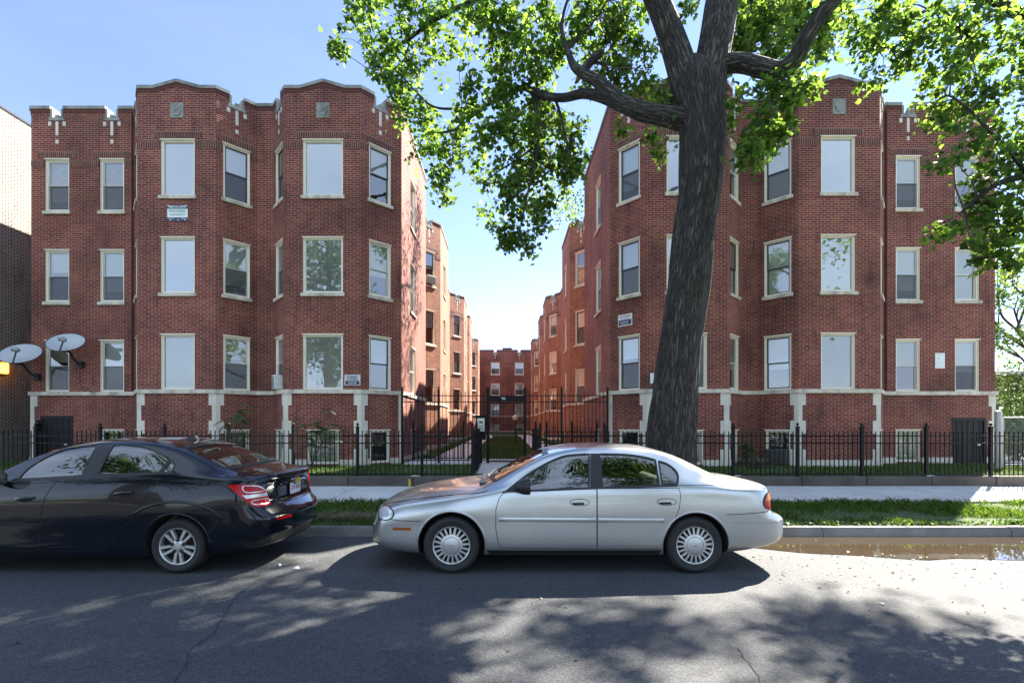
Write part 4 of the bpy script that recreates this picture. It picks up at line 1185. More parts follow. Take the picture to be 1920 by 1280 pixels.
        if (a - c).length > .1: twig(tw, a, c, min(.02, .006 + .005 * (a - c).length))
        for q in spr[::3]: twig(tw, c, q, .006, 4)
    for k in range(16):                     # far end of the crown, added over the courtyard to dapple its wall
        c = Vector((random.uniform(.5, 2.9), random.uniform(20, 23.5), 0)); c.z = CZ + (PY0 - random.uniform(225, 390)) * c.y / FPX
        pts, spr = cluster_pts(c, .85, 14, 13, .2, .15); cen.append(pts)
        i = np.argmin(((lp - np.array(c)) ** 2).sum(1)); twig(tw, Vector(lp[i]), c, .03)
    L1 = leaves(np.concatenate(cen), .108)
    # the rest of the crown, higher than the picture shows; it shades the street
    cen2 = []; n = 0; tries = 0
    r2 = random.Random(5)
    while n < 21 + 11 and tries < 20000:
        tries += 1
        if n < 21: g_ = (r2.uniform(-4.8, -.2), r2.uniform(2.9, 5.4))
        elif r2.random() < .5: g_ = (r2.uniform(-7.5, -3.4), r2.uniform(5.2, 6.2))
        else: g_ = (r2.uniform(-.8, 3.8), r2.uniform(3.5, 4.9))
        if g_[0] < -1.5 and g_[0] > -3.3 and g_[1] > 5.2: continue
        h_ = r2.uniform(9.5, 17.5)
        c = Vector((g_[0], g_[1], 0)) + SUN * (h_ / SUN.z)
        px, py = PX0 + c.x / c.y * FPX, PY0 - (c.z - CZ) / c.y * FPX
        rr_ = r2.uniform(.5, .85)
        if py > -rr_ * 1.25 / c.y * FPX and not (1395 < px < 1545 and py < 95): continue
        pts, spr = cluster_pts(c, rr_, 13, 13, .20, .14); cen2.append(pts); n += 1
        i = np.argmin(((lp - np.array(c)) ** 2).sum(1))
        if (Vector(lp[i]) - c).length < 2.6: twig(tw, Vector(lp[i]), c, .035)
    L2 = leaves(np.concatenate(cen2), .15)
    trunk = tr.build("trunk", BARK, t, smooth=True)
    tw.build("twigs", BARK, t)
    soup("crown", np.concatenate([L1, L2]), 8, LEAF, t)
    return t
big_tree()

def right_tree():
    t = thing("street_tree", (13.2, 8.4, .12), "nearer tree reaching large bright leaves into the top right corner", "tree")
    tr = MB(); lim = []
    def L(seq, n=12, amp=.06, seed=0.0):
        f, fr = limb(tr, [q[0] for q in seq], [q[1] for q in seq], n, amp, None, seed); lim.extend(zip(f, fr))
    V = Vector
    L([(V((13.2, 8.4, 0)), .42), (V((13.1, 8.4, 1.5)), .33), (V((12.9, 8.3, 3.4)), .30), (V((12.6, 8.2, 5.5)), .24), (V((12.3, 8.0, 8.0)), .16), (V((12, 8, 11)), .06)], 24)
    L([(V((12.8, 8.3, 4.2)), .14), (P(2050, 120, 7.2), .10), (P(1900, 20, 7.0), .06), (P(1800, -10, 6.8), .04), (P(1760, 10, 6.8), .03), (P(1810, 60, 6.8), .022), (P(1826, 90, 6.8), .01)], 10)
    L([(P(1760, 10, 6.8), .025), (P(1700, 40, 6.8), .015), (P(1650, 90, 6.8), .006)], 6)
    L([(V((12.9, 8.3, 3.6)), .12), (P(2050, 330, 6.6), .075), (P(1930, 330, 6.3), .045), (P(1860, 350, 6.2), .03), (P(1800, 400, 6.1), .012)], 10)
    L([(P(1930, 330, 6.3), .03), (P(1860, 250, 6.3), .02), (P(1780, 180, 6.4), .012), (P(1740, 215, 6.4), .005)], 8)
    K = [(1600, 20, 34), (1640, 42, 46), (1622, 92, 34), (1655, 130, 28), (1690, 62, 50), (1740, 30, 48), (1700, 110, 36), (1750, 92, 46), (1800, 40, 58), (1860, 40, 58), (1905, 90, 52), (1852, 100, 48), (1782, 142, 44), (1735, 172, 28), (1762, 202, 28), (1742, 226, 14), (1822, 170, 44), (1872, 172, 46), (1905, 220, 50), (1855, 240, 40), (1800, 222, 26), (1690, 10, 40), (1770, 240, 14),
         (1885, 300, 48), (1845, 312, 34), (1795, 298, 22), (1768, 296, 10), (1902, 372, 44), (1862, 382, 44), (1822, 362, 28), (1808, 400, 32), (1780, 420, 24), (1764, 434, 11), (1862, 440, 42), (1902, 450, 38), (1822, 450, 28), (1872, 478, 22), (1840, 486, 11), (1905, 488, 14), (1920, 330, 40), (1940, 420, 50), (1950, 250, 60), (1960, 150, 60), (1990, 60, 70), (2010, 380, 60), (2040, 220, 70)]
    cen, tw = [], MB(); lp = np.array([tuple(a) for a, b in lim])
    K2 = [(a + random.uniform(-15, 15), b - 8, c_, 10.2) for a, b, c_ in K if b < 200 and a > 1630] + [(a, b, c_, 0) for a, b, c_ in K]
    for px, py, r, yy in K2:
        y = yy or (6.9 if py < 240 else 6.2)
        y += random.uniform(-.4, .4)
        c = P(px, py, y); rm = r * y / FPX
        pts, spr = cluster_pts(c, rm, max(3, int((8.5 if not yy else 2) * (r / 40) ** 2)), 15, .056, .055); cen.append(pts)
        i = np.argmin(((lp - np.array(c)) ** 2).sum(1)); twig(tw, Vector(lp[i]), c, .012)
        for q in spr[::3]: twig(tw, c, q, .005, 4)
    L1 = leaves(np.concatenate(cen), .085)
    cen2 = []; r2 = random.Random(8); n = 0
    while n < 5:
        c = Vector((r2.uniform(8, 17), r2.uniform(4.5, 12), r2.uniform(5, 12)))
        if ((c.x - 12.3) / 4.4) ** 2 + ((c.y - 8) / 3.6) ** 2 + ((c.z - 8.4) / 3.6) ** 2 > 1: continue
        if PX0 + c.x / c.y * FPX < 2010 and PY0 - (c.z - CZ) / c.y * FPX > -110: continue
        pts, spr = cluster_pts(c, r2.uniform(.6, 1.0), 14, 12, .24, .15); cen2.append(pts); n += 1
        i = np.argmin(((lp - np.array(c)) ** 2).sum(1)); twig(tw, Vector(lp[i]), c, .04)
    L2 = leaves(np.concatenate(cen2), .18)
    tr.build("trunk", BARK, t, smooth=True); tw.build("twigs", BARK, t); soup("crown", np.concatenate([L1, L2]), 8, LEAF, t)
right_tree()

def plain_tree(name, base, h, r, label, nleaf, size, group=None, thin=1.0, lm=LEAF, seed=1, cz=.62, sq=.75, ncl=26):
    rr = random.Random(seed); t = thing(name, base, label, "tree", group)
    b = Vector(base); tr = MB(); lim = []
    f, fr = limb(tr, [b + Vector((0, 0, -.1)), b + Vector((.05, 0, h * .25)), b + Vector((.1, .1, h * .5)), b + Vector((0, .1, h * .8))], [h * .03, h * .022, h * .016, h * .004], 10); lim += f
    cen = []
    for k in range(ncl):
        d = Vector((rr.gauss(0, 1), rr.gauss(0, 1), rr.gauss(0, 1))).normalized()
        c = b + Vector((0, 0, h * cz)) + Vector((d.x * r, d.y * r, d.z * h * (1 - cz) * 1.0 * sq / .75)) * rr.uniform(.35, .95)
        a = min(lim, key=lambda p: (p - c).length + abs(p.z - c.z + .3) * .5); limb(tr, [a, a.lerp(c, .5) + Vector((0, 0, .15)), c], [h * .009, h * .006, h * .002], 6)
        p, s = cluster_pts(c, r * .33, max(3, int(9 * thin)), max(3, int(nleaf / ncl / 9)), r * .085, r * .05); cen.append(p)
    tr.build("trunk", BARK, t, smooth=True)
    soup("crown", leaves(np.concatenate(cen), size), 8, lm, t)
    return t
# across the street, behind the photographer: seen in panes and car paint
for k, (x, y, h, r) in enumerate([(-13, -5.6, 17.5, 5.0), (-4.0, -5.4, 18, 4.9), (5.0, -5.6, 17, 4.9), (14.5, -5.6, 17.5, 5.0)]):
    plain_tree("street_tree", (x, y, 0), h, r, "leafy tree across the street, mirrored in the window panes", 8000, .24, "trees across the street", seed=20 + k, lm=LEAF_DARK)
# beyond the right block
def forked_tree(base, label, seed):
    rr = random.Random(seed); t = thing("garden_tree", base, label, "tree"); tr = MB(); cen = []
    def grow(p, d, L, r, lev):
        q1 = p + d * L * .5 + Vector((rr.uniform(-1, 1), rr.uniform(-1, 1), rr.uniform(-.4, .4))) * L * .10; q2 = p + d * L + Vector((rr.uniform(-1, 1), rr.uniform(-1, 1), rr.uniform(-.3, .5))) * L * .12
        limb(tr, [p, q1, q2], [r, r * .82, r * .62], 8 if lev < 2 else 5)
        if lev >= 2 and rr.random() < .8:
            cc, s_ = cluster_pts(q2, .5, 7, 11, .11, .06); cen.append(cc)
        if lev == 4: return
        for k in range(rr.choice([2, 3]) if lev else 4):
            ax = Vector((rr.gauss(0, 1), rr.gauss(0, 1), rr.gauss(0, .6))).normalized()
            nd = (d + ax * rr.uniform(.55, 1.0) + Vector((0, 0, .12))).normalized()
            grow(q1.lerp(q2, rr.uniform(.3, 1)) if k else q2, nd, L * rr.uniform(.6, .85), r * .55, lev + 1)
    grow(Vector(base), Vector((-.06, 0, 1)), 3.0, .19, 0)
    tr.build("trunk", BARK, t, smooth=True); soup("crown", leaves(np.concatenate(cen), .12), 8, LEAF, t)
forked_tree((23.7, 20.5, .36), "sparse tree with bare dark boughs at the right edge", 43)
plain_tree("garden_tree", (34, 31, .36), 6.2, 3.0, "small round green tree far behind the right fence", 2600, .2, seed=42, cz=.6)

def bush(base, rx, ry, h, label, n, size, name="bush", seed=1, lm=LEAF2):
    t = thing(name, base, label, "bush"); b = Vector(base); rr = random.Random(seed)
    st = MB(); cen = []
    for k in range(22):
        a = rr.uniform(0, 6.283); q = rr.uniform(.1, .9) ** .5
        z = h * rr.uniform(.15, .92) * (1.05 - .5 * q)
        c = b + Vector((math.cos(a) * rx * q, math.sin(a) * ry * q, z))
        twig(st, b + Vector((math.cos(a) * .1, math.sin(a) * .1, 0)), c, .012)
        p, s = cluster_pts(c, min(rx, h) * .28, 7, max(3, n // 22 // 7), min(rx, h) * .09, .03); cen.append(p)
    st.build("stem", BARK, t); soup("foliage", leaves(np.concatenate(cen), size), 8, lm, t)
bush((17.7, 16.7, .36), .95, .9, 3.3, "leafy green bush close behind the gate post at the right block's corner", 3000, .10, seed=12)
bush((20.5, 19.6, .36), 1.6, 1.4, 4.5, "tall sunlit green bush at the corner of the right block", 4200, .11, seed=3)
bush((22.3, 20.9, .36), 2.0, 1.6, 4.0, "broad pale green bush behind the chain-link gate", 4600, .11, seed=4)
bush((24.4, 23.2, .36), 2.0, 1.8, 5.2, "dark green bush at the far right edge behind the gate", 3800, .13, seed=5)
bush((7.45, 14.15, .36), .62, .32, .46, "low dusty flowering shrub under the right bay window", 520, .05, "shrub", 6, leaf_mat("dusty_leaf", (.05, .06, .04), (.09, .085, .06), (.16, .12, .10), (.15, .18, .08), .3))
bush((7.6, 15.1, .36), .26, .22, 1.0, "dark climbing shrub in the recess of the right block", 420, .07, "shrub", 7)
bush((4.9, 14.3, .36), .22, .2, .45, "small dark green weed at the foot of the tree-side bay", 200, .06, "shrub", 9)

def sapling(base, top, label, fronds, seed):
    rr = random.Random(seed); t = thing("sapling", base, label, "plant"); b = Vector(base); st = MB()
    tops = [Vector(top)] + [b.lerp(Vector(top), .75) + Vector((rr.uniform(-.35, .35), rr.uniform(-.15, .15), 0)) for _ in range(2)]
    lv = []
    for tp in tops:
        st.tube([b + Vector((rr.uniform(-.05, .05), 0, 0)), b.lerp(tp, .5) + Vector((rr.uniform(-.06, .06), 0, 0)), tp], [.018, .013, .006], 6)
        for k in range(fronds):
            f = rr.uniform(.35, 1.0); o = b.lerp(tp, f); a = rr.uniform(0, 6.283); L = rr.uniform(.4, .62)
            d = Vector((math.cos(a), math.sin(a) * .55, 0)); pts = [o + d * (L * q) + Vector((0, 0, L * (.55 * q - .75 * q * q))) for q in [i / 8 for i in range(9)]]
            st.tube(pts, [.004] * 9, 4)
            for i in range(1, 9):
                tg = (pts[i] - pts[i - 1]).normalized(); sd_ = tg.cross(Vector((0, 0, 1))).normalized()
                for s in (-1, 1):
                    for e in (0, .5):
                        c = pts[i - 1].lerp(pts[i], e); ll = .125 * (1 - abs(i / 8 - .4) * .7); w = tg * .017
                        tip = c + sd_ * (s * ll) + tg * .03 - Vector((0, 0, .035)); mid = c.lerp(tip, .45)
                        lv += [c, mid + w, tip, mid - w]
    st.build("stem", BARK, t); soup("foliage", np.array([tuple(p) for p in lv]), 4, LEAF2, t)
sapling((-8.15, 14.55, .36), (-8.0, 14.45, 2.35), "taller feathery green sapling against the recess between the two left bays", 9, 1)
sapling((-5.75, 14.35, .36), (-5.45, 14.3, 2.05), "feathery green sapling in front of the blue basement window", 8, 2)

# ================================================================== GRASS AND LITTER
def blades(name, n, x0, x1, y0, y1, z, h0, h1, w, m, thr=.35, sc=.7, lean=.5, skip=None):
    p = np.stack([rng.uniform(x0, x1, n), rng.uniform(y0, y1, n)], 1)
    v = np.array([mn.noise(Vector((a * sc, b * sc, 3.1))) * .5 + .5 + .25 * mn.noise(Vector((a * sc * 4, b * sc * 4, 7))) for a, b in p])
    keep = v > thr * rng.uniform(.6, 1.2, n)
    if skip is not None: keep &= ~np.array([skip(a, b) for a, b in p])
    p, v = p[keep], v[keep]; n = len(p)
    a = rng.uniform(0, 6.283, n); h = rng.uniform(h0, h1, n) * (.55 + .8 * v); wv = w * rng.uniform(.6, 1.4, n)
    zz = np.full(n, z)
    b = np.stack([p[:, 0], p[:, 1], zz], 1); d = np.stack([np.cos(a), np.sin(a), np.zeros(n)], 1) * wv[:, None]
    l = rng.normal(size=(n, 2)) * lean * h[:, None]
    tip = b + np.stack([l[:, 0], l[:, 1], h], 1); mid = b * .45 + tip * .55 + np.stack([-l[:, 0] * .12, -l[:, 1] * .12, h * .12], 1)
    q = np.stack([b - d, b + d, mid + d * .7, tip, mid - d * .7], 1).reshape(-1, 3)
    return tag(soup(name, q, 5, m), kind='stuff')
bare = lambda a, b: (-3.9 < a < -1.2 and 7.75 + .06 * math.sin(a * 7) < b < 8.2 + .08 * math.sin(a * 5)) or (4.2 < a < 6.0 and b < 8.2 and math.sin(a * 9 + b * 4) > -.4) or (7.0 < a < 8.4 and 7.5 < b < 7.95)
blades("grass", 80000, -14, 14, KY + .15, 9.56, .11, .05, .13, .0065, GRASS, .50, .8, .6, bare)
blades("lawn_grass", 42000, -17.5, 17.5, 12.03, 15.7, .35, .04, .09, .007, GRASS, .3, .6, .5, lambda a, b: -.78 < a < .84)
blades("courtyard_grass", 30000, -1.38, 1.38, 17.6, 46, .35, .05, .12, .012, GRASS, .25, .5, .5)
blades("courtyard_grass", 6000, -3.3, -2.65, 17.6, 46, .35, .05, .10, .012, GRASS, .3, .5, .5)
blades("courtyard_grass", 6000, 2.65, 3.3, 17.6, 46, .35, .05, .10, .012, GRASS, .3, .5, .5)
blades("dry_grass", 9000, -4.2, -1.3, 7.7, 8.25, .12, .03, .08, .006, STRAW, .2, 1.2, 1.3)
# flat broad-leaved weeds along the kerb
wp = np.stack([rng.uniform(3.6, 9.5, 900), KY + .17 + np.abs(rng.normal(0, .12, 900)), rng.uniform(.13, .17, 900)], 1)
tag(soup("weeds", leaves(wp, .05, .8), 8, LEAF2), kind='stuff')
n_ = 420
lp_ = np.stack([rng.uniform(-5, 8.5, n_), rng.uniform(3.3, KY - .05, n_), np.full(n_, .008)], 1)
lp_ = np.concatenate([lp_[:240], np.stack([rng.uniform(2.8, 8, 260), rng.uniform(4.9, 6.2, 260), np.full(260, .008)], 1), np.stack([rng.uniform(-4, -1.2, 60), rng.uniform(6.7, 7.1, 60), np.full(60, .008)], 1), np.stack([rng.uniform(-4, 9, 130), rng.uniform(9.6, 11.7, 130), np.full(130, .16)], 1)])
tag(soup("fallen_leaves", leaves(lp_, .026, 2.2, .6), 8, DEADLEAF), kind='stuff')
def scrap(px, py, w, label, seed):
    x, y = G(px, py); rr = random.Random(seed); mb = MB(); n = 9
    top = [(x + math.cos(6.283 * i / n) * w * rr.uniform(.5, 1), y + math.sin(6.283 * i / n) * w * rr.uniform(.5, 1), .006 + rr.uniform(0, .02)) for i in range(n)]
    mb.add(top + [(x, y, .03)] + [(p[0], p[1], .004) for p in top], [(i, (i + 1) % n, n) for i in range(n)] + [(i, (i + 1) % n, n + 1 + (i + 1) % n, n + 1 + i) for i in range(n)])
    tag(mb.build("paper_scrap", WHITE), label, "litter")
scrap(525, 1060, .026, "tiny crumpled white paper scrap on the road, the one nearer the black car", 1)
scrap(556, 1066, .036, "crumpled white paper scrap on the sunlit road patch between the cars", 2)
scrap(632, 1004, .05, "white crumpled plastic wrapper in the gutter between the two cars", 3)
mb = MB(); q = P(768, 905, 11.72); mb.tube([(q.x, q.y - .02, .15), (q.x + .01, q.y - .02, .24), (q.x - .01, q.y - .02, .33)], [.035, .03, .02], 8)
tag(mb.build("marker_stub", simple("yellow_plastic", (.55, .42, .03), .5, var=.2)), "small yellow stub standing against the low wall left of the walk", "marker")

# ================================================================== RIGHT BACKGROUND: chain-link gate, house
GALV = simple("galvanised_steel", (.48, .47, .45), .45, .6, var=.2)
cg = thing("chain_link_gate", (14.2, 14.0, .36), "grey chain-link gate on thick posts right of the brick block", "gate")
for x, zt, r in ((14.28, 1.98, .085), (17.9, 1.98, .06)):
    mb = MB(); mb.cyl((x, 14, .3), (x, 14, zt), r, n=14); mb.lathe([(r, 0), (r * .8, .05), (.002, .07)], (x, 14, zt), 'Z', 14); mb.build("post", GALV, cg, smooth=40)
mb = MB(); mb.cyl((14.42, 14, 1.84), (17.8, 14, 1.84), .022, n=8); mb.cyl((14.42, 14, .48), (17.8, 14, .48), .022, n=8); mb.cyl((14.42, 14, .46), (14.42, 14, 1.86), .022, n=8); mb.build("gate_frame", GALV, cg)
mb = MB()
for k in range(-30, 66):
    for sg_ in (1, -1):
        x0 = 14.42 + k * .055 if sg_ > 0 else 14.42 + (k + 25) * .055
        a, b = Vector((x0, 14, .5)), Vector((x0 + sg_ * 1.32, 14, 1.82))
        for e in (14.43, 17.79): pass
        lo, hi = 14.43, 17.79
        d = b - a; t0, t1 = 0.0, 1.0
        ta, tb = sorted(((lo - a.x) / d.x, (hi - a.x) / d.x)); t0, t1 = max(t0, ta), min(t1, tb)
        if t1 - t0 > .02: mb.tube([a + d * t0, a + d * t1], .0022, 3, caps=False)
mb.build("wire_mesh", GALV, cg)
hs = thing("house", (30, 30, .36), "low house with a flat grey roof half hidden by bushes at the right edge", "house")
mb = MB(); mb.box((27, 28, .3), (44, 38, 4.4)); mb.build("wall", simple("tan_wall", (.30, .24, .17), .8, var=.2), hs)
mb = MB(); mb.hexa([(26.2, 27.2, 4.4), (45, 27.2, 4.4), (45, 39, 5.4), (26.2, 39, 5.4), (26.2, 27.2, 4.6), (45, 27.2, 4.6), (45, 39, 5.6), (26.2, 39, 5.6)]); mb.build("roof", simple("grey_roof", (.35, .36, .34), .7), hs)
mb = MB(); mb.box((31, 27.96, 1.5), (32.4, 27.995, 2.9)); mb.build("window", SASHD, hs)

# ================================================================== AIR CONDITIONERS
WHITEBOX = simple("off_white_plastic", (.70, .71, .69), .5, var=.05)
def air_conditioner(c, d, n, w, h, dep, label, m):
    t = thing("air_conditioner", c, label, "air conditioner"); s = dict(o=(c[0], c[1]), d=d, n=n, L=1, t0=0, t1=0); mb = MB()
    seg_box_plain(mb, s, -w / 2, w / 2, -.2, dep, c[2] - h / 2, c[2] + h / 2); mb.build("casing", m, t, bevel=.01)
    g = MB()
    for k in range(7): seg_box_plain(g, s, -w / 2 + .03, w / 2 - .03, dep + .0005, dep + .008, c[2] - h / 2 + .03 + k * (h - .06) / 7, c[2] - h / 2 + .03 + (k + .55) * (h - .06) / 7)
    g.build("grille", SASHD, t)
q_ = [s for s in right_segs if abs(s['o'][0] - 8.15) < .01 and abs(s['o'][1] - 15.6) < .01][0]
air_conditioner(seg_pt(q_, q_['L'] * .5, 0, .66), q_['d'], q_['n'], .6, .40, .16, "dark window air conditioner low in the basement window of the right block", simple("dark_casing", (.06, .06, .062), .5))
q_ = [s for s in left_segs if abs(s['o'][0] + 7.56) < .01 and abs(s['o'][1] - 15.79) < .01][0]
air_conditioner(seg_pt(q_, q_['L'] * .5, 0, 2.98), q_['d'], q_['n'], .30, .44, .18, "white window air conditioner in the narrow canted window between the left bays", WHITEBOX)
q_ = [s for s in left_segs if abs(s['o'][0] + 4.4) < .01 and abs(s['o'][1] - 23.9) < .01][0]
air_conditioner(seg_pt(q_, q_['L'] * .52, 0, 8.95), q_['d'], q_['n'], .6, .40, .2, "grey window air conditioner high on the sunlit courtyard wall", simple("grey_casing", (.3, .3, .3), .5))
# ================================================================== CARS
def pchip(xs, ys):
    xs, ys = np.array(xs, float), np.array(ys, float); h = np.diff(xs); d = np.diff(ys) / h
    m = np.zeros_like(ys); m[0], m[-1] = d[0], d[-1]
    for i in range(1, len(xs) - 1):
        if d[i - 1] * d[i] > 0:
            w1, w2 = 2 * h[i] + h[i - 1], h[i] + 2 * h[i - 1]; m[i] = (w1 + w2) / (w1 / d[i - 1] + w2 / d[i])
    def f(x):
        x = min(max(x, xs[0]), xs[-1]); i = min(int(np.searchsorted(xs, x, 'right')) - 1, len(xs) - 2); i = max(i, 0)
        t = (x - xs[i]) / h[i]
        return (2 * t ** 3 - 3 * t * t + 1) * ys[i] + (t ** 3 - 2 * t * t + t) * h[i] * m[i] + (-2 * t ** 3 + 3 * t * t) * ys[i + 1] + (t ** 3 - t * t) * h[i] * m[i + 1]
    return f

def cr(ps, per):
    """centripetal Catmull-Rom through 2-D points, per[i] samples on span i"""
    out = []; n = len(ps)
    P_ = [np.array(p, float) for p in ps]
    for i in range(n - 1):
        p1, p2 = P_[i], P_[i + 1]
        p0 = P_[i - 1] if i > 0 else 2 * p1 - p2
        p3 = P_[i + 2] if i + 2 < n else 2 * p2 - p1
        t0 = 0; t1 = t0 + max(np.linalg.norm(p1 - p0), 1e-4) ** .5; t2 = t1 + max(np.linalg.norm(p2 - p1), 1e-4) ** .5; t3 = t2 + max(np.linalg.norm(p3 - p2), 1e-4) ** .5
        for j in range(per[i]):
            t = t1 + (t2 - t1) * j / per[i]
            a1 = (t1 - t) / (t1 - t0) * p0 + (t - t0) / (t1 - t0) * p1; a2 = (t2 - t) / (t2 - t1) * p1 + (t - t1) / (t2 - t1) * p2; a3 = (t3 - t) / (t3 - t2) * p2 + (t - t2) / (t3 - t2) * p3
            b1 = (t2 - t) / (t2 - t0) * a1 + (t - t0) / (t2 - t0) * a2; b2 = (t3 - t) / (t3 - t1) * a2 + (t - t1) / (t3 - t1) * a3
            out.append((t2 - t) / (t2 - t1) * b1 + (t - t1) / (t2 - t1) * b2)
    out.append(P_[-1]); return out

class CarShape:
    def __init__(self, T, bend):
        # T: table name -> [(u, value)]
        self.f = {k: pchip([p[0] for p in v], [p[1] for p in v]) for k, v in T.items()}
        self.bend = bend
    def section(self, u, inset=0.0, zfloor=None):
        g = {k: f(u) for k, f in self.f.items()}
        zb, W, zw, zs, ws, zr, wr, zt = g['zb'], g['W'], g['zw'], g['zs'], g['ws'], g['zr'], g['wr'], g['zt']
        if inset:
            zb = zfloor; W -= inset; ws -= inset; wr -= inset; zr -= inset * .8; zt -= inset * .8; zw = (zb + zs) / 2
        ps = [(0, zb), (W * .62, zb), (W * .93, zb + .012), (W * .985, zb + .07), (W, zw), (W * .992, zw + (zs - zw) * .62), (ws, zs), (ws + (wr - ws) * .5 + .022 * (zr - zs) * 2, zs + (zr - zs) * .5), (wr, zr), (wr * .86, zr + (zt - zr) * .55), (wr * .5, zt - (zt - zr) * .12), (0, zt)]
        return cr(ps, [3, 3, 3, 5, 6, 6, 5, 5, 5, 4, 4])
    def mesh(self, us, inset=0.0, zfloor=None, endcap=20):
        vs, fs = [], []; rows = []
        for u in us:
            sec = self.section(u, inset, zfloor); n = len(sec)
            ring = [(u, -p[0], p[1]) for p in sec] + [(u, p[0], p[1]) for p in sec[-2:0:-1]]
            rows.append(len(vs)); vs += ring
        m = len(ring)
        for a, b in zip(rows[:-1], rows[1:]):
            for j in range(m): fs.append((a + j, a + (j + 1) % m, b + (j + 1) % m, b + j))
        # end caps as grids
        for e, (r0, u) in enumerate(((rows[0], us[0]), (rows[-1], us[-1]))):
            sec = self.section(u, inset, zfloor); n = len(sec); k0 = 6
            fr = [p[0] / sec[k0][0] for p in sec[:k0 + 1]]; fr = [-x for x in fr[::-1]] + fr[1:]
            prev = [r0 + k for k in range(k0, -1, -1)] + [r0 + (m - k) for k in range(1, k0 + 1)]
            for k in range(k0 + 1, n - 1):
                row = [r0 + k]
                for x in fr[1:-1]: vs.append((u, x * sec[k][0], sec[k][1])); row.append(len(vs) - 1)
                row.append(r0 + m - k)
                for j in range(len(fr) - 1):
                    q = (prev[j], prev[j + 1], row[j + 1], row[j]); fs.append(q if e else q[::-1])
                prev = row
            top = r0 + n - 1
            for j in range(len(fr) - 1):
                q = (prev[j], prev[j + 1], top); fs.append(q if e else q[::-1])
        return [self.bend(Vector(v)) for v in vs], fs

def mesh_obj(name, vs, fs, mats, parent=None, smooth=False):
    me = bpy.data.meshes.new(name); me.from_pydata([tuple(v) for v in vs], [], fs)
    for m in mats: me.materials.append(m)
    if smooth: me.polygons.foreach_set("use_smooth", [True] * len(me.polygons))
    me.update(); o = bpy.data.objects.new(name, me); COL.objects.link(o)
    if parent is not None: o.parent = parent
    return o

def prism(outline, axis, a, b):
    """closed prism of a 2-D outline: axis 'v' (outline in u,z) or 'u' (outline in v,z)"""
    n = len(outline); f = (lambda p, t: (p[0], t, p[1])) if axis == 'v' else (lambda p, t: (t, p[0], p[1]))
    vs = [f(p, a) for p in outline] + [f(p, b) for p in outline]
    fs = [tuple(range(n)), tuple(range(2 * n - 1, n - 1, -1))] + [(k, n + k, n + (k + 1) % n, (k + 1) % n) for k in range(n)]
    bm = bmesh.new(); V = [bm.verts.new(p) for p in vs]
    for q in fs: bm.faces.new([V[k] for k in q])
    bmesh.ops.recalc_face_normals(bm, faces=bm.faces); bmesh.ops.triangulate(bm, faces=[f for f in bm.faces if len(f.verts) > 4])
    me = bpy.data.meshes.new("cut"); bm.to_mesh(me); bm.free(); return me

def smooth_outline(pts, closed=True, per=6, sharp=()):
    """rounded outline through points; the points listed in sharp stay corners"""
    n = len(pts); out = []
    for i in range(n if closed else n - 1):
        p0, p1, p2, p3 = pts[(i - 1) % n], pts[i], pts[(i + 1) % n], pts[(i + 2) % n]
        if not closed and i == 0: p0 = p1
        if not closed and i == n - 2: p3 = p2
        if i in sharp: p0 = p1
        if (i + 1) % n in sharp: p3 = p2
        for j in range(per):
            t = j / per
            out.append(tuple(.5 * (2 * p1[k] + (p2[k] - p0[k]) * t + (2 * p0[k] - 5 * p1[k] + 4 * p2[k] - p3[k]) * t * t + (3 * p1[k] - p0[k] - 3 * p2[k] + p3[k]) * t ** 3) for k in (0, 1)))
    if not closed: out.append(tuple(pts[-1]))
    return out

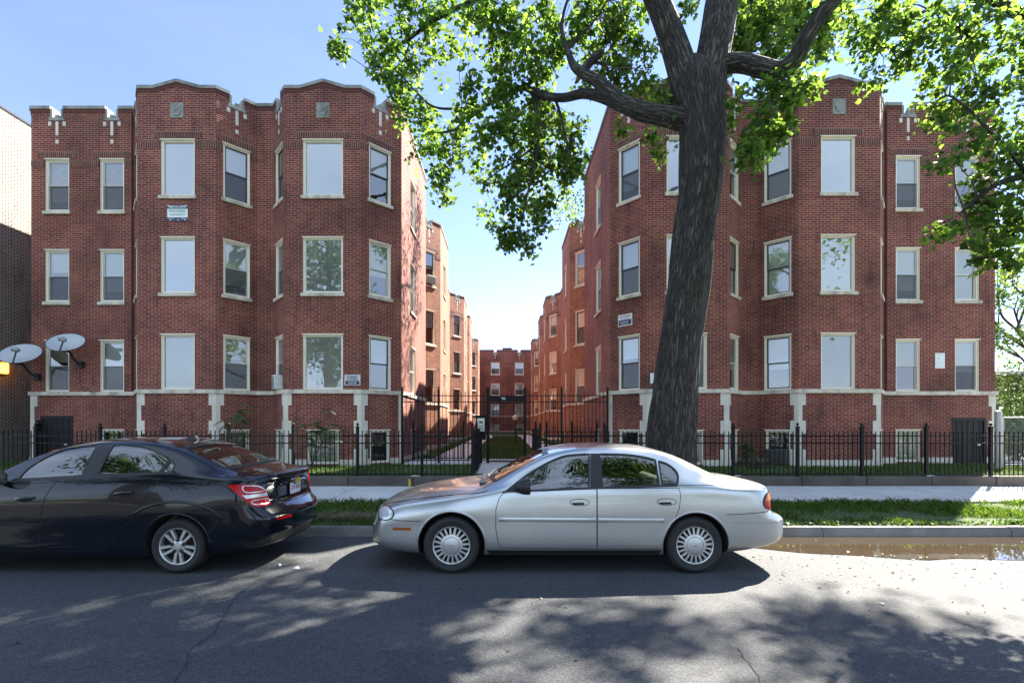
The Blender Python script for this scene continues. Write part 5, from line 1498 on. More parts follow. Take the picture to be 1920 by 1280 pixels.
class Car:
    def __init__(self, root, shape, us, x0, yc, paint, cuts, arches, windshields, cavity):
        self.root, self.x0, self.yc = root, x0, yc
        vs, fs = shape.mesh(us)
        base = mesh_obj("body", vs, fs, [paint, INNER])
        bm = bmesh.new(); bm.from_mesh(base.data); bmesh.ops.recalc_face_normals(bm, faces=bm.faces); bm.to_mesh(base.data)
        bm.normal_update()
        self.bvh = BVHTree.FromBMesh(bm); bm.faces.ensure_lookup_table()
        self.fv = [[(v.co.copy(), v.normal.copy()) for v in f.verts] for f in bm.faces]; self.fn = [f.normal.copy() for f in bm.faces]
        bm.free()
        cutters = []
        cv, cf = shape.mesh(cavity[0], cavity[1], cavity[2])
        co = mesh_obj("cut", cv, cf, [INNER]); b2 = bmesh.new(); b2.from_mesh(co.data); bmesh.ops.recalc_face_normals(b2, faces=b2.faces); b2.to_mesh(co.data); b2.free(); cutters.append(co)
        for outl in cuts:
            for a, b in ((-1.2, -.3), (.3, 1.2)):
                me = prism(outl, 'v', a, b); me.materials.append(INNER); o = bpy.data.objects.new("cut", me); COL.objects.link(o); cutters.append(o)
        for outl, a, b in windshields:
            me = prism(outl, 'u', a, b); me.materials.append(INNER); o = bpy.data.objects.new("cut", me); COL.objects.link(o); cutters.append(o)
        for (cu, cz, r) in arches:
            ol = [(cu + math.cos(2 * math.pi * k / 56) * r, cz + math.sin(2 * math.pi * k / 56) * r) for k in range(56)]
            for a, b in ((-1.2, -.58), (.58, 1.2)):
                me = prism(ol, 'v', a, b); me.materials.append(INNER); o = bpy.data.objects.new("cut", me); COL.objects.link(o); cutters.append(o)
        for c in cutters:
            md = base.modifiers.new("b", 'BOOLEAN'); md.operation = 'DIFFERENCE'; md.solver = 'EXACT'; md.object = c
            try: md.material_mode = 'TRANSFER'
            except Exception: pass
        dg = bpy.context.evaluated_depsgraph_get()
        me = bpy.data.meshes.new_from_object(base.evaluated_get(dg))
        base.modifiers.clear(); base.data = me
        for c in cutters: bpy.data.objects.remove(c)
        # normals of the uncut body where the surface is still the outer skin
        me.polygons.foreach_set("use_smooth", [True] * len(me.polygons))
        ln = [None] * len(me.loops)
        for p in me.polygons:
            loc, nrm, idx, dist = self.bvh.find_nearest(p.center)
            skin = dist is not None and dist < .004 and nrm.dot(p.normal) > .6
            for li in p.loop_indices:
                ln[li] = self.snorm(idx, me.vertices[me.loops[li].vertex_index].co) if skin else p.normal.copy()
        me.normals_split_custom_set([tuple(n) for n in ln])
        base.parent = root; base.location = (0, 0, 0)
        self.body = base
    def snorm(self, idx, p):
        acc = Vector((0, 0, 0)); fn = self.fn[idx]
        for co, n in self.fv[idx]: acc += n * (1 / ((co - p).length + 1e-4) ** 2)
        n = acc.normalized()
        return n if n.dot(fn) > .3 else fn
    def hit(self, p2, axis):
        if axis == 'near': o, d = Vector((p2[0], -3, p2[1])), Vector((0, 1, 0))
        elif axis == 'far': o, d = Vector((p2[0], 3, p2[1])), Vector((0, -1, 0))
        elif axis == 'rear': o, d = Vector((8, p2[0], p2[1])), Vector((-1, 0, 0))
        elif axis == 'front': o, d = Vector((-3, p2[0], p2[1])), Vector((1, 0, 0))
        elif axis == 'top': o, d = Vector((p2[0], p2[1], 5)), Vector((0, 0, -1))
        elif axis == 'rearnear':      # seen from the rear corner: p2 = (s, z), s runs along the oblique screen
            d = Vector((-.7071, .7071, 0)); o = Vector((4.3, -.8, 0)) + Vector((.7071, .7071, 0)) * p2[0] - d * 4 + Vector((0, 0, p2[1]))
        elif axis == 'frontnear':
            d = Vector((.7071, .7071, 0)); o = Vector((0.3, -.8, 0)) + Vector((.7071, -.7071, 0)) * p2[0] - d * 4 + Vector((0, 0, p2[1]))
        loc, n, i, ds = self.bvh.ray_cast(o, d)
        if loc is None:
            loc, n, i, ds = self.bvh.find_nearest(o + d * (3 if axis in ('near', 'far', 'front') else 4))
        return loc, self.snorm(i, loc)
    def panel(self, name, outl, axis, off, m, parent=None, thick=0.0, cell=.035, label=None):
        """sheet that follows the body inside a 2-D outline"""
        ol = []
        n = len(outl)
        for i in range(n):
            a, b = outl[i], outl[(i + 1) % n]; k = max(1, int(math.dist(a, b) / cell))
            ol += [(a[0] + (b[0] - a[0]) * j / k, a[1] + (b[1] - a[1]) * j / k) for j in range(k)]
        x0, x1 = min(p[0] for p in ol), max(p[0] for p in ol); z0, z1 = min(p[1] for p in ol), max(p[1] for p in ol)
        def inside(q):
            c = False; j = len(ol) - 1
            for i in range(len(ol)):
                if (ol[i][1] > q[1]) != (ol[j][1] > q[1]) and q[0] < (ol[j][0] - ol[i][0]) * (q[1] - ol[i][1]) / (ol[j][1] - ol[i][1]) + ol[i][0]: c = not c
                j = i
            return c
        pts = [Vector(p) for p in ol]
        for i in range(1, int((x1 - x0) / cell) + 1):
            for j in range(1, int((z1 - z0) / cell) + 1):
                q = (x0 + i * cell, z0 + j * cell)
                if inside(q) and min((q[0] - p[0]) ** 2 + (q[1] - p[1]) ** 2 for p in ol) > (cell * .4) ** 2: pts.append(Vector(q))
        edges = [(i, (i + 1) % len(ol)) for i in range(len(ol))]
        vo, _, fo, _, _, _ = delaunay_2d_cdt(pts, edges, [], 1, 1e-6)
        vs, ns = [], []
        for q in vo:
            loc, nn = self.hit((q[0], q[1]), axis); vs.append(loc + nn * off); ns.append(nn)
        fs = [tuple(f) for f in fo]
        if thick:                                # a rim so that the sheet has an edge
            k0 = len(vs)
            bnd = {}
            for f in fs:
                for a, b in zip(f, f[1:] + f[:1]): bnd[(a, b)] = 1
            rim = [e for e in bnd if (e[1], e[0]) not in bnd]
            idx = {}
            for a, b in rim:
                for q in (a, b):
                    if q not in idx: idx[q] = len(vs); vs.append(vs[q] - ns[q] * thick); ns.append(ns[q])
            fs += [(b, a, idx[a], idx[b]) for a, b in rim]
        o = mesh_obj(name, vs, fs, [m], parent or self.root, True)
        # face the sheet outwards
        me = o.data
        flip = sum(1 for p in me.polygons if p.normal.dot(ns[p.vertices[0]]) < 0) > len(me.polygons) / 2
        if flip: me.flip_normals()
        nfl = len(fo)
        me.normals_split_custom_set_from_vertices([tuple(n) for n in ns])
        if label: o["label"] = label
        return o
    def strip(self, name, line, axis, w, off, m, parent=None, closed=False):
        """narrow band along a 2-D polyline on the body"""
        pts = []
        for a, b in zip(line[:-1], line[1:]):
            k = max(1, int(math.dist(a, b) / .03)); pts += [(a[0] + (b[0] - a[0]) * j / k, a[1] + (b[1] - a[1]) * j / k) for j in range(k)]
        pts.append(line[-1])
        vs, ns = [], []
        for i, p in enumerate(pts):
            a, b = pts[max(i - 1, 0)], pts[min(i + 1, len(pts) - 1)]
            if closed and i in (0, len(pts) - 1): a, b = pts[-2], pts[1]
            dx, dz = b[0] - a[0], b[1] - a[1]; L = math.hypot(dx, dz) or 1; nx, nz = -dz / L * w / 2, dx / L * w / 2
            for s in (-1, 1):
                loc, nn = self.hit((p[0] + nx * s, p[1] + nz * s), axis); vs.append(loc + nn * off); ns.append(nn)
        fs = [(2 * i, 2 * i + 1, 2 * i + 3, 2 * i + 2) for i in range(len(pts) - 1)]
        o = mesh_obj(name, vs, fs, [m], parent or self.root, True)
        if sum(1 for p in o.data.polygons if p.normal.dot(ns[p.vertices[0]]) < 0) > len(o.data.polygons) / 2: o.data.flip_normals()
        return o
    def ridge(self, name, line, axis, w, h, m, parent=None):
        """raised moulding along a 2-D polyline"""
        pts = []
        for a, b in zip(line[:-1], line[1:]):
            k = max(1, int(math.dist(a, b) / .04)); pts += [(a[0] + (b[0] - a[0]) * j / k, a[1] + (b[1] - a[1]) * j / k) for j in range(k)]
        pts.append(line[-1]); vs = []; pr = [(-.5, 0), (-.42, .8), (-.2, 1), (.2, 1), (.42, .8), (.5, 0)]
        for i, p in enumerate(pts):
            a, b = pts[max(i - 1, 0)], pts[min(i + 1, len(pts) - 1)]; dx, dz = b[0] - a[0], b[1] - a[1]; L = math.hypot(dx, dz)
            e = .25 if i in (0, len(pts) - 1) else 1
            for q, hh in pr:
                loc, nn = self.hit((p[0] - dz / L * w * q, p[1] + dx / L * w * q), axis); vs.append(loc + nn * (hh * h * e + .0005))
        k = len(pr); fs = [(i * k + j, i * k + j + 1, (i + 1) * k + j + 1, (i + 1) * k + j) for i in range(len(pts) - 1) for j in range(k - 1)]
        o = mesh_obj(name, vs, fs, [m], parent or self.root, True)
        bm = bmesh.new(); bm.from_mesh(o.data); bmesh.ops.recalc_face_normals(bm, faces=bm.faces); bm.to_mesh(o.data); bm.free()
        o.data.set_sharp_from_angle(angle=R(50)); return o

def lmesh(mb, name, m, parent, smooth=False, bevel=0.0):
    """MB in the car's own coordinates"""
    me = bpy.data.meshes.new(name); me.from_pydata(mb.v, [], mb.f)
    for q in (m if isinstance(m, (list, tuple)) else [m]): me.materials.append(q)
    me.polygons.foreach_set("material_index", mb.m)
    bm = bmesh.new(); bm.from_mesh(me); bmesh.ops.recalc_face_normals(bm, faces=bm.faces); bm.to_mesh(me); bm.free()
    if smooth:
        me.polygons.foreach_set("use_smooth", [True] * len(me.polygons)); me.set_sharp_from_angle(angle=R(smooth if smooth is not True else 180))
    o = bpy.data.objects.new(name, me); COL.objects.link(o); o.parent = parent
    if bevel:
        b = o.modifiers.new("bevel", 'BEVEL'); b.width = bevel; b.segments = 2; b.limit_method = 'ANGLE'
    return o

def paint_mat(name, col, metal, rough, flake=0.0, coat=1.0, dirt=0.0, dcol=(.25, .22, .18)):
    m, t, b, o = newmat(name)
    v = coords(t)
    b.inputs["Metallic"].default_value = metal; b.inputs["Roughness"].default_value = rough
    b.inputs["Coat Weight"].default_value = coat; b.inputs["Coat Roughness"].default_value = 0.02; b.inputs["Coat IOR"].default_value = 1.5 if metal else 1.38
    c = None
    if flake:
        f = ramp(t, noise(t, v, 900, 1), [(0.35, tuple(x * (1 - flake) for x in col)), (0.65, tuple(x * (1 + flake) for x in col))]); c = f.outputs[0]
    if dirt:
        sep = N(t, "ShaderNodeSeparateXYZ"); t.links.new(v, sep.inputs[0])
        g = N(t, "ShaderNodeMapRange"); g.inputs[1].default_value = .62; g.inputs[2].default_value = .22; g.inputs[3].default_value = 0; g.inputs[4].default_value = 1; t.links.new(sep.outputs[2], g.inputs[0])
        k = N(t, "ShaderNodeMath", operation='MULTIPLY'); t.links.new(g.outputs[0], k.inputs[0]); t.links.new(noise(t, v, 5, 5, .7), k.inputs[1])
        k2 = N(t, "ShaderNodeMath", operation='MULTIPLY', use_clamp=True); k2.inputs[1].default_value = dirt; t.links.new(k.outputs[0], k2.inputs[0])
        c = mix(t, k2.outputs[0], c if c is not None else col, dcol)
        rr = N(t, "ShaderNodeMath", operation='MULTIPLY_ADD', use_clamp=True); rr.inputs[1].default_value = .5; rr.inputs[2].default_value = rough; t.links.new(k2.outputs[0], rr.inputs[0]); t.links.new(rr.outputs[0], b.inputs["Roughness"])
    bump(t, b, noise(t, v, 1.7, 2), .06, .05)
    for l in list(t.links):
        if l.to_socket == b.inputs["Normal"]: t.links.new(l.from_socket, b.inputs["Coat Normal"])
    if c is not None: t.links.new(c, b.inputs["Base Color"])
    else: b.inputs["Base Color"].default_value = (*col, 1)
    if not metal: b.inputs["Specular IOR Level"].default_value = .2
    return m
SILVER = paint_mat("silver_paint", (.50, .52, .525), .88, .28, .06, .8, .8)
BLACKP = paint_mat("black_paint", (.003, .005, .010), .0, .12, 0, 1.0, 0)
INNER = simple("dark_underside", (.012, .012, .012), .9)
TRIM = simple("black_trim", (.014, .014, .015), .45)
SEAM = simple("panel_gap", (.008, .008, .009), .8)
TYRE = simple("tyre_rubber", (.022, .022, .023), .75, var=.25, vscale=40, bmp=.2, bscale=120)
ALLOY = simple("wheel_silver", (.60, .60, .58), .35, .6, var=.08)
GREYSEAT = simple("grey_seat", (.17, .165, .155), .8, var=.1)
TANSEAT = simple("beige_seat", (.42, .38, .29), .8, var=.1)
REDL = simple("red_lens", (.46, .004, .008), .22, spec=.35)
AMBER = simple("amber_lens", (.80, .19, .010), .22, spec=.35)
AMBERD = simple("dark_amber_lens", (.33, .09, .015), .15, coat=1.0)
CLEARL = simple("clear_lens", (.62, .64, .64), .12, .3, coat=1.0)
CHROME = simple("chrome", (.75, .75, .76), .12, 1.0)
GOLD = simple("gold_emblem", (.80, .52, .07), .3, .3)

def wheel(car, u, side, cz, R_, rim, face, kind):
    """tyre, rim and cover; side -1 is the street side"""
    s = side
    w = bpy.data.objects.new("wheel", None); COL.objects.link(w); w.parent = car.root; w.location = (u, s * face, cz)
    ty = MB()
    prof = [(rim * .96, .012), (rim + .008, .002), (rim + .02, -.002), (R_ * .86, -.012), (R_ * .95, .004), (R_ * .985, .022), (R_, .045), (R_, .17), (R_ * .97, .195), (rim, .2)]
    ty.lathe([(r, -s * h) for r, h in prof], (0, 0, 0), 'Y', 64); lmesh(ty, "tyre", TYRE, w, 30)
    rm = MB()
    bk = .055
    rm.lathe([(rim, -s * .006), (rim * .985, -s * -.002), (rim * .93, -s * .004), (rim * .915, -s * bk)], (0, 0, 0), 'Y', 64)
    lmesh(rm, "rim", ALLOY, w, 40)
    dk = MB(); dk.lathe([(.002, -s * .062), (rim * .93, -s * .062)], (0, 0, 0), 'Y', 48); lmesh(dk, "brake_shadow_plate", INNER, w)
    cv = MB()
    def spoke(a, r0, r1, w0, w1, d0, d1, th=.03):
        c, sn = math.cos(a), math.sin(a)
        def q(r, t, d): return (c * r - sn * t, -s * d, sn * r + c * t)
        cv.hexa([q(r0, -w0, d0 + th), q(r1, -w1, d1 + th), q(r1, w1, d1 + th), q(r0, w0, d0 + th), q(r0, -w0, d0), q(r1, -w1, d1), q(r1, w1, d1), q(r0, w0, d0)])
    if kind == 'cover':
        for k in range(20):
            a = 2 * math.pi * k / 20 + .08
            wide = 1.5 if k % 4 == 0 else 1.0
            spoke(a, rim * .52, rim * .95, .0105 * wide, .0105, .002, .006, .03)
        cv.lathe([(rim * .58, -s * .03), (rim * .575, -s * .002), (rim * .45, s * .004), (rim * .44, -s * .002)], (0, 0, 0), 'Y', 48)
        lmesh(cv, "wheel_cover", ALLOY, w, 35)
        cp = MB(); cp.lathe([(rim * .435, -s * .002), (rim * .425, s * .004), (rim * .3, s * .011), (.002, s * .014)], (0, 0, 0), 'Y', 40); cap = lmesh(cp, "centre_cap", ALLOY, w, 50)
        em = MB(); e = [(-.026, -.004), (-.010, -.004), (-.007, -.011), (.007, -.011), (.010, -.004), (.026, .004), (.010, .004), (.007, .011), (-.007, .011), (-.010, .004)]
        em.add([(x, s * .0155, z) for x, z in e] + [(x, s * .012, z) for x, z in e], [tuple(range(10))] + [(k, (k + 1) % 10, 10 + (k + 1) % 10, 10 + k) for k in range(10)])
        lmesh(em, "emblem", MATS["feed_grey"], w)
    else:
        for k in range(5):
            a0 = math.pi / 2 + 2 * math.pi * k / 5 + .62
            for sg_ in (-1, 1):
                a = a0 + sg_ * .21
                c, sn = math.cos(a), math.sin(a)
                # two arms of a pair meet near the hub
                r0, r1 = rim * .26, rim * .95; ah = a0 + sg_ * .34
                p0 = (math.cos(ah) * r0, math.sin(ah) * r0); p1 = (c * r1, sn * r1)
                dx, dz = p1[0] - p0[0], p1[1] - p0[1]; L = math.hypot(dx, dz); nx, nz = -dz / L, dx / L
                w0, w1 = .013, .019
                def q(p, t, d): return (p[0] + nx * t, -s * d, p[1] + nz * t)
                cv.hexa([q(p0, -w0, .045), q(p1, -w1, .04), q(p1, w1, .04), q(p0, w0, .045), q(p0, -w0, .012), q(p1, -w1 * .8, .008), q(p1, w1 * .8, .008), q(p0, w0, .012)])
        cv.lathe([(rim * .36, -s * .045), (rim * .35, -s * .014), (rim * .2, -s * .008), (rim * .19, -s * .012)], (0, 0, 0), 'Y', 40)
        cv.lathe([(rim * .185, -s * .012), (rim * .17, -s * .004), (.002, -s * .002)], (0, 0, 0), 'Y', 30)
        lmesh(cv, "wheel_cover", ALLOY, w, 35)
        for k in range(5):
            a = math.pi / 2 + 2 * math.pi * k / 5; b = MB(); c0 = (math.cos(a) * rim * .33, -s * .0, math.sin(a) * rim * .33)
            b.lathe([(.022, -s * .012), (.021, -s * .006), (.002, -s * .0055)], c0, 'Y', 14); lmesh(b, "bolt_recess", TRIM, w)
    return w

def seat(car, u, v, z, m, h=.62, head=True):
    mb = MB(); 
    mb.hexa([(u - .28, v - .24, z - .12), (u + .22, v - .24, z - .16), (u + .22, v + .24, z - .16), (u - .28, v + .24, z - .12), (u - .28, v - .23, z + .04), (u + .2, v - .23, z), (u + .2, v + .23, z), (u - .28, v + .23, z + .04)])
    mb.hexa([(u + .12, v - .23, z), (u + .26, v - .23, z), (u + .26, v + .23, z), (u + .12, v + .23, z), (u + .28, v - .19, z + h), (u + .37, v - .19, z + h), (u + .37, v + .19, z + h), (u + .28, v + .19, z + h)])
    if head:
        mb.hexa([(u + .29, v - .13, z + h + .04), (u + .39, v - .13, z + h + .04), (u + .39, v + .13, z + h + .04), (u + .29, v + .13, z + h + .04), (u + .31, v - .11, z + h + .21), (u + .385, v - .11, z + h + .21), (u + .385, v + .11, z + h + .21), (u + .31, v + .11, z + h + .21)])
        for e in (-.06, .06): mb.cyl((u + .33, v + e, z + h - .02), (u + .34, v + e, z + h + .06), .008, n=6)
    return lmesh(mb, "seat", m, car.root, bevel=.035)

def steering(car, u, v, z):
    mb = MB(); c = Vector((u, v, z)); ax = Vector((.9, 0, .43)).normalized(); x = Vector((0, 1, 0)); y = ax.cross(x)
    mb.tube([c + x * (.185 * math.cos(2 * math.pi * k / 28)) + y * (.185 * math.sin(2 * math.pi * k / 28)) for k in range(29)], .016, 8, caps=False)
    mb.tube([c - x * .18, c - ax * .03, c + x * .18], .02, 6); mb.cyl(c - ax * .05, c + ax * .01, .06, n=12); mb.cyl(c - ax * .35, c, .03, n=8)
    return lmesh(mb, "steering_wheel", TRIM, car.root, 50)

def mirror(car, u, v, z, m, side):
    mb = MB(); n = 12; m2 = []
    for k, (du, sx, sz) in enumerate(((-.10, .03, .03), (-.07, .07, .055), (0.0, .10, .082), (.06, .105, .085), (.075, .10, .08))):
        for j in range(n):
            a = 2 * math.pi * j / n; cx, cz_ = math.cos(a), math.sin(a)
            e = 4; q = (abs(cx) ** e + abs(cz_) ** e) ** (-1 / e)
            mb.v.append((u + du, v + side * (.115 + cx * q * sx), z + cz_ * q * sz))
    for i in range(4):
        for j in range(n): mb.f.append((i * n + j, i * n + (j + 1) % n, (i + 1) * n + (j + 1) % n, (i + 1) * n + j)); mb.m.append(0)
    mb.f.append(tuple(range(n))); mb.m.append(0); mb.f.append(tuple(4 * n + j for j in range(n))); mb.m.append(1)
    o = lmesh(mb, "mirror", [m, CHROME], car.root, 50)
    st = MB(); st.tube([(u + .02, v - side * .03, z - .06), (u, v + side * .06, z - .05)], [.035, .028], 8); lmesh(st, "mirror_arm", TRIM, o, True)
    return o

def inset(ol, d):
    """shrink an outline by d (counter- or clockwise)"""
    n = len(ol); A = sum(ol[i][0] * ol[(i + 1) % n][1] - ol[(i + 1) % n][0] * ol[i][1] for i in range(n)); sg_ = 1 if A > 0 else -1
    out = []
    for i in range(n):
        a, b, c = ol[i - 1], ol[i], ol[(i + 1) % n]
        d1 = Vector((b[0] - a[0], b[1] - a[1])); d2 = Vector((c[0] - b[0], c[1] - b[1]))
        if d1.length < 1e-9 or d2.length < 1e-9: out.append(b); continue
        d1.normalize(); d2.normalize(); n1 = Vector((-d1.y, d1.x)) * sg_; n2 = Vector((-d2.y, d2.x)) * sg_
        k = n1 + n2; L = k.length_squared
        k = n1 if L < .2 else k * (2 / L)
        out.append((b[0] + k.x * d, b[1] + k.y * d))
    return out

# ------------------------------------------------------------------ the silver saloon
def silver_car():
    x0, yc = -1.60, 6.255
    root = thing("parked_car", (x0, yc, 0), "silver older saloon parked in front of the tree, black mirror and spoked wheel covers", "car", "cars parked along the kerb")
    T = dict(
        zb=[(0, .30), (.25, .24), (.7, .20), (1.0, .19), (3.7, .19), (4.3, .24), (4.6, .29), (4.83, .34)],
        W=[(0, .60), (.05, .70), (.14, .77), (.35, .82), (.7, .855), (1.1, .875), (2.4, .88), (3.4, .88), (4.1, .868), (4.5, .845), (4.72, .80), (4.83, .70)],
        zw=[(0, .42), (.4, .50), (1.0, .56), (2.4, .58), (3.8, .60), (4.4, .58), (4.83, .50)],
        zs=[(0, .50), (.06, .60), (.25, .705), (.6, .785), (1.0, .84), (1.36, .885), (1.7, .93), (2.4, .95), (3.3, .965), (3.8, .965), (4.22, .935), (4.5, .925), (4.70, .90), (4.79, .84), (4.83, .70)],
        ws=[(0, .55), (.06, .655), (.25, .755), (.6, .80), (1.0, .825), (1.36, .84), (1.7, .853), (2.4, .858), (3.3, .858), (3.8, .852), (4.22, .84), (4.5, .81), (4.74, .73), (4.83, .58)],
        zr=[(0, .525), (.06, .645), (.25, .745), (.6, .825), (1.0, .885), (1.33, .925), (1.5, .995), (1.8, 1.16), (2.1, 1.295), (2.45, 1.365), (2.8, 1.385), (3.2, 1.365), (3.5, 1.30), (3.85, 1.14), (4.1, 1.015), (4.25, .975), (4.4, .972), (4.6, .957), (4.72, .935), (4.79, .87), (4.83, .73)],
        wr=[(0, .48), (.06, .58), (.25, .66), (.6, .69), (1.0, .71), (1.33, .74), (1.5, .735), (1.8, .695), (2.1, .66), (2.45, .638), (2.8, .63), (3.2, .632), (3.5, .645), (3.85, .67), (4.1, .72), (4.25, .765), (4.5, .76), (4.74, .70), (4.83, .55)],
        zt=[(0, .545), (.06, .675), (.25, .785), (.6, .875), (1.0, .94), (1.33, .985), (1.5, 1.06), (1.8, 1.215), (2.1, 1.345), (2.45, 1.41), (2.8, 1.43), (3.2, 1.41), (3.5, 1.345), (3.85, 1.20), (4.1, 1.082), (4.25, 1.022), (4.4, 1.004), (4.6, .988), (4.72, .965), (4.79, .89), (4.83, .755)])
    def bend(p):
        u, v, z = p
        if u > 4.3:
            s = ((u - 4.3) / .53) ** 2
            u += s * (.035 * max(0, min(1, (.63 - z) / .05)) - .11 * max(0, min(1, (z - .62) / .05)) - .10 * (abs(v) / .8) ** 2.5)
        if u < .5:
            s = ((.5 - u) / .5) ** 2
            u += s * (.10 * (abs(v) / .7) ** 2.2 - .02 * max(0, min(1, (.55 - z) / .1)))
        return Vector((u, v, z))
    sh = CarShape(T, bend)
    us = sorted(set([0, .012, .03, .06, .1] + [round(.14 + i * .042, 4) for i in range(110)] + [4.76, 4.79, 4.815, 4.83]))
    q = lambda px, py, y=5.62: (((px - PX0) * y / FPX) - x0, CZ + (PY0 - py) * y / FPX)
    gl_f = smooth_outline([q(948, 919, 5.50), q(982, 893, 5.55), q(1008, 876, 5.60), q(1034, 862, 5.64), q(1062, 853, 5.64), q(1103, 850, 5.64), q(1101, 912, 5.5)], True, 5, (0, 5, 6))
    gl_r = smooth_outline([q(1126, 911, 5.5), q(1122, 850, 5.64), q(1167, 851, 5.64), q(1200, 855, 5.64), q(1225, 861, 5.62), q(1231, 907, 5.5)], True, 5, (0, 1, 4, 5))
    gl_q = smooth_outline([q(1236, 906, 5.5), q(1231, 863, 5.62), q(1246, 868, 5.6), q(1259, 877, 5.58), q(1266, 888, 5.56), q(1265, 905, 5.5)], True, 4, (0, 1, 5))
    ws_ = smooth_outline([(-.69, 1.015), (-.63, 1.20), (-.575, 1.315), (0, 1.35), (.575, 1.315), (.63, 1.20), (.69, 1.015), (0, 1.03)], True, 5, (0, 2, 4, 6))
    rw_ = smooth_outline([(-.65, 1.055), (-.61, 1.2), (-.565, 1.30), (0, 1.335), (.565, 1.30), (.61, 1.2), (.65, 1.055), (0, 1.07)], True, 5, (0, 2, 4, 6))
    cz = .315
    car = Car(root, sh, us, x0, yc, SILVER, [gl_f, gl_r, gl_q], [(1.0, cz, .375), (3.725, cz, .368)], [(ws_, 1.2, 2.25), (rw_, 3.4, 4.45)],
              ([1.42 + i * .06 for i in range(47)], .045, .73))
    car.body.name = "body"
    # black surround of the side glass
    for side in ('near', 'far'):
        sg_ = -1 if side == 'near' else 1
        doors = []
        for nm, ol, hx in (("front_door", [(1.55, .30), (2.615, .285), (2.617, .945), (1.60, .905), (1.54, .85), (1.502, .72), (1.50, .52), (1.52, .38)], (2.43, .80)),
                           ("rear_door", [(2.629, .285), (3.335, .285), (3.35, .37), (3.405, .49), (3.485, .62), (3.535, .74), (3.55, .86), (3.54, .955), (2.631, .945)], (3.40, .805))):
            d = car.panel("door", ol, side, .0022, SILVER, thick=.004)
            car.strip("door_gap", ol + [ol[0]], side, .016, .0006, SEAM, d)
            # pull handle in an oval dish
            ov = [(hx[0] + math.cos(a) * .108, hx[1] + math.sin(a) * .037) for a in [2 * math.pi * k / 28 for k in range(28)]]
            hd = car.panel("handle", inset(ov, .005), side, .0085, SILVER, d, .005, .02)
            car.strip("handle_edge", ov + [ov[0]], side, .007, .0034, SEAM, hd)
            car.panel("handle_recess", smooth_outline([(hx[0] - .092, hx[1] - .004), (hx[0] + .045, hx[1] - .002), (hx[0] + .05, hx[1] - .026), (hx[0] - .06, hx[1] - .027)], True, 4, (0, 1, 2)), side, .0095, SEAM, hd, 0, .02)
            doors.append(d)
        car.ridge("side_moulding", [(1.53, .612), (2.61, .605)], side, .052, .012, SILVER, doors[0])
        car.ridge("side_moulding", [(2.64, .605), (3.37, .60)], side, .052, .012, SILVER, doors[1])
        car.panel("side_window", gl_f, side, -.006, CARGLASS, doors[0]); car.panel("side_window", gl_r, side, -.006, CARGLASS, doors[1]); car.panel("quarter_window", gl_q, side, -.006, CARGLASS, doors[1])
        for ol in (gl_f, gl_r, gl_q): car.strip("window_seal", ol + [ol[0]], side, .020, .0016, TRIM, car.body, True)
        car.strip("belt_seal", [q(942, 921, 5.48), q(1040, 916, 5.48), q(1266, 908, 5.48)], side, .022, .0022, TRIM, car.body)
        car.panel("pillar_trim", [q(1103, 913, 5.5), q(1105, 849, 5.64), q(1121, 849, 5.64), q(1125, 912, 5.5)], side, .0012, TRIM, car.body)
        car.panel("mirror_sail", [q(946, 919, 5.5), q(984, 890, 5.56), q(986, 914, 5.5)], side, .003, TRIM, car.body)
        # seams of bonnet, bumper and boot
        car.strip("bonnet_gap", smooth_outline([(.22, .745), (.5, .80), (.9, .855), (1.3, .895), (1.40, .925)], False, 5), side, .007, .0006, SEAM, car.body)
        car.strip("bumper_gap", [(.20, .655), (.30, .60), (.42, .588), (.66, .585)], side, .008, .0006, SEAM, car.body)
        car.strip("bumper_crease", [(.06, .545), (.30, .535), (.62, .532)], side, .007, .0006, MATS["feed_grey"], car.body)
        car.strip("bumper_gap", smooth_outline([(4.07, .66), (4.3, .672), (4.5, .685), (4.56, .70), (4.575, .74)], False, 4), side, .008, .0006, SEAM, car.body)
        car.strip("boot_gap", smooth_outline([(3.05, .965), (3.6, .985), (4.1, .985), (4.45, .965), (4.58, .94)], False, 4), side, .006, .0006, SEAM, car.body)
        car.strip("rear_crease", [(4.12, .57), (4.45, .565), (4.7, .56)], side, .007, .0006, MATS["feed_grey"], car.body)
        car.panel("sill_trim", [(1.40, .205), (3.34, .205), (3.345, .268), (1.395, .268)], side, .004, TRIM, thick=.006)
        car.panel("side_marker", [(.335, .478), (.55, .482), (.545, .515), (.335, .512)], side, .003, AMBERD, thick=.004)
        # lamps
        hl = smooth_outline([(.13, .655), (.16, .60), (.235, .585), (.315, .605), (.345, .665), (.30, .715), (.22, .725), (.155, .705)], True, 4)
        lamp = car.panel("headlight", hl, side, .006, CLEARL, thick=.010, cell=.02)
        car.strip("lamp_seal", hl + [hl[0]], side, .013, .0062, TRIM, lamp, True)
        car.panel("bulb_housing", smooth_outline([(.19, .63), (.25, .62), (.29, .65), (.26, .69), (.2, .69)], True, 4), side, .0085, MATS["dish_grey"], lamp, .002, .02)
        tl = smooth_outline([(4.50, .80), (4.52, .735), (4.62, .705), (4.74, .71), (4.745, .80), (4.71, .885), (4.62, .895), (4.54, .87)], True, 4)
        tl = [(u_, z_) for u_, z_ in tl]
        lo = [(u_, z_) for u_, z_ in tl if z_ <= .800]; hi = [(u_, z_) for u_, z_ in tl if z_ > .800]
        rl = car.panel("tail_lamp", tl, side, .006, REDL, thick=.010, cell=.02)
        top = smooth_outline([(4.512, .808), (4.545, .865), (4.62, .889), (4.708, .879), (4.738, .808)], True, 4, (0, 4))
        car.panel("indicator_lens", top, side, .0125, AMBER, rl, .002, .02)
        car.strip("lamp_seal", tl + [tl[0]], side, .014, .0064, TRIM, rl, True)
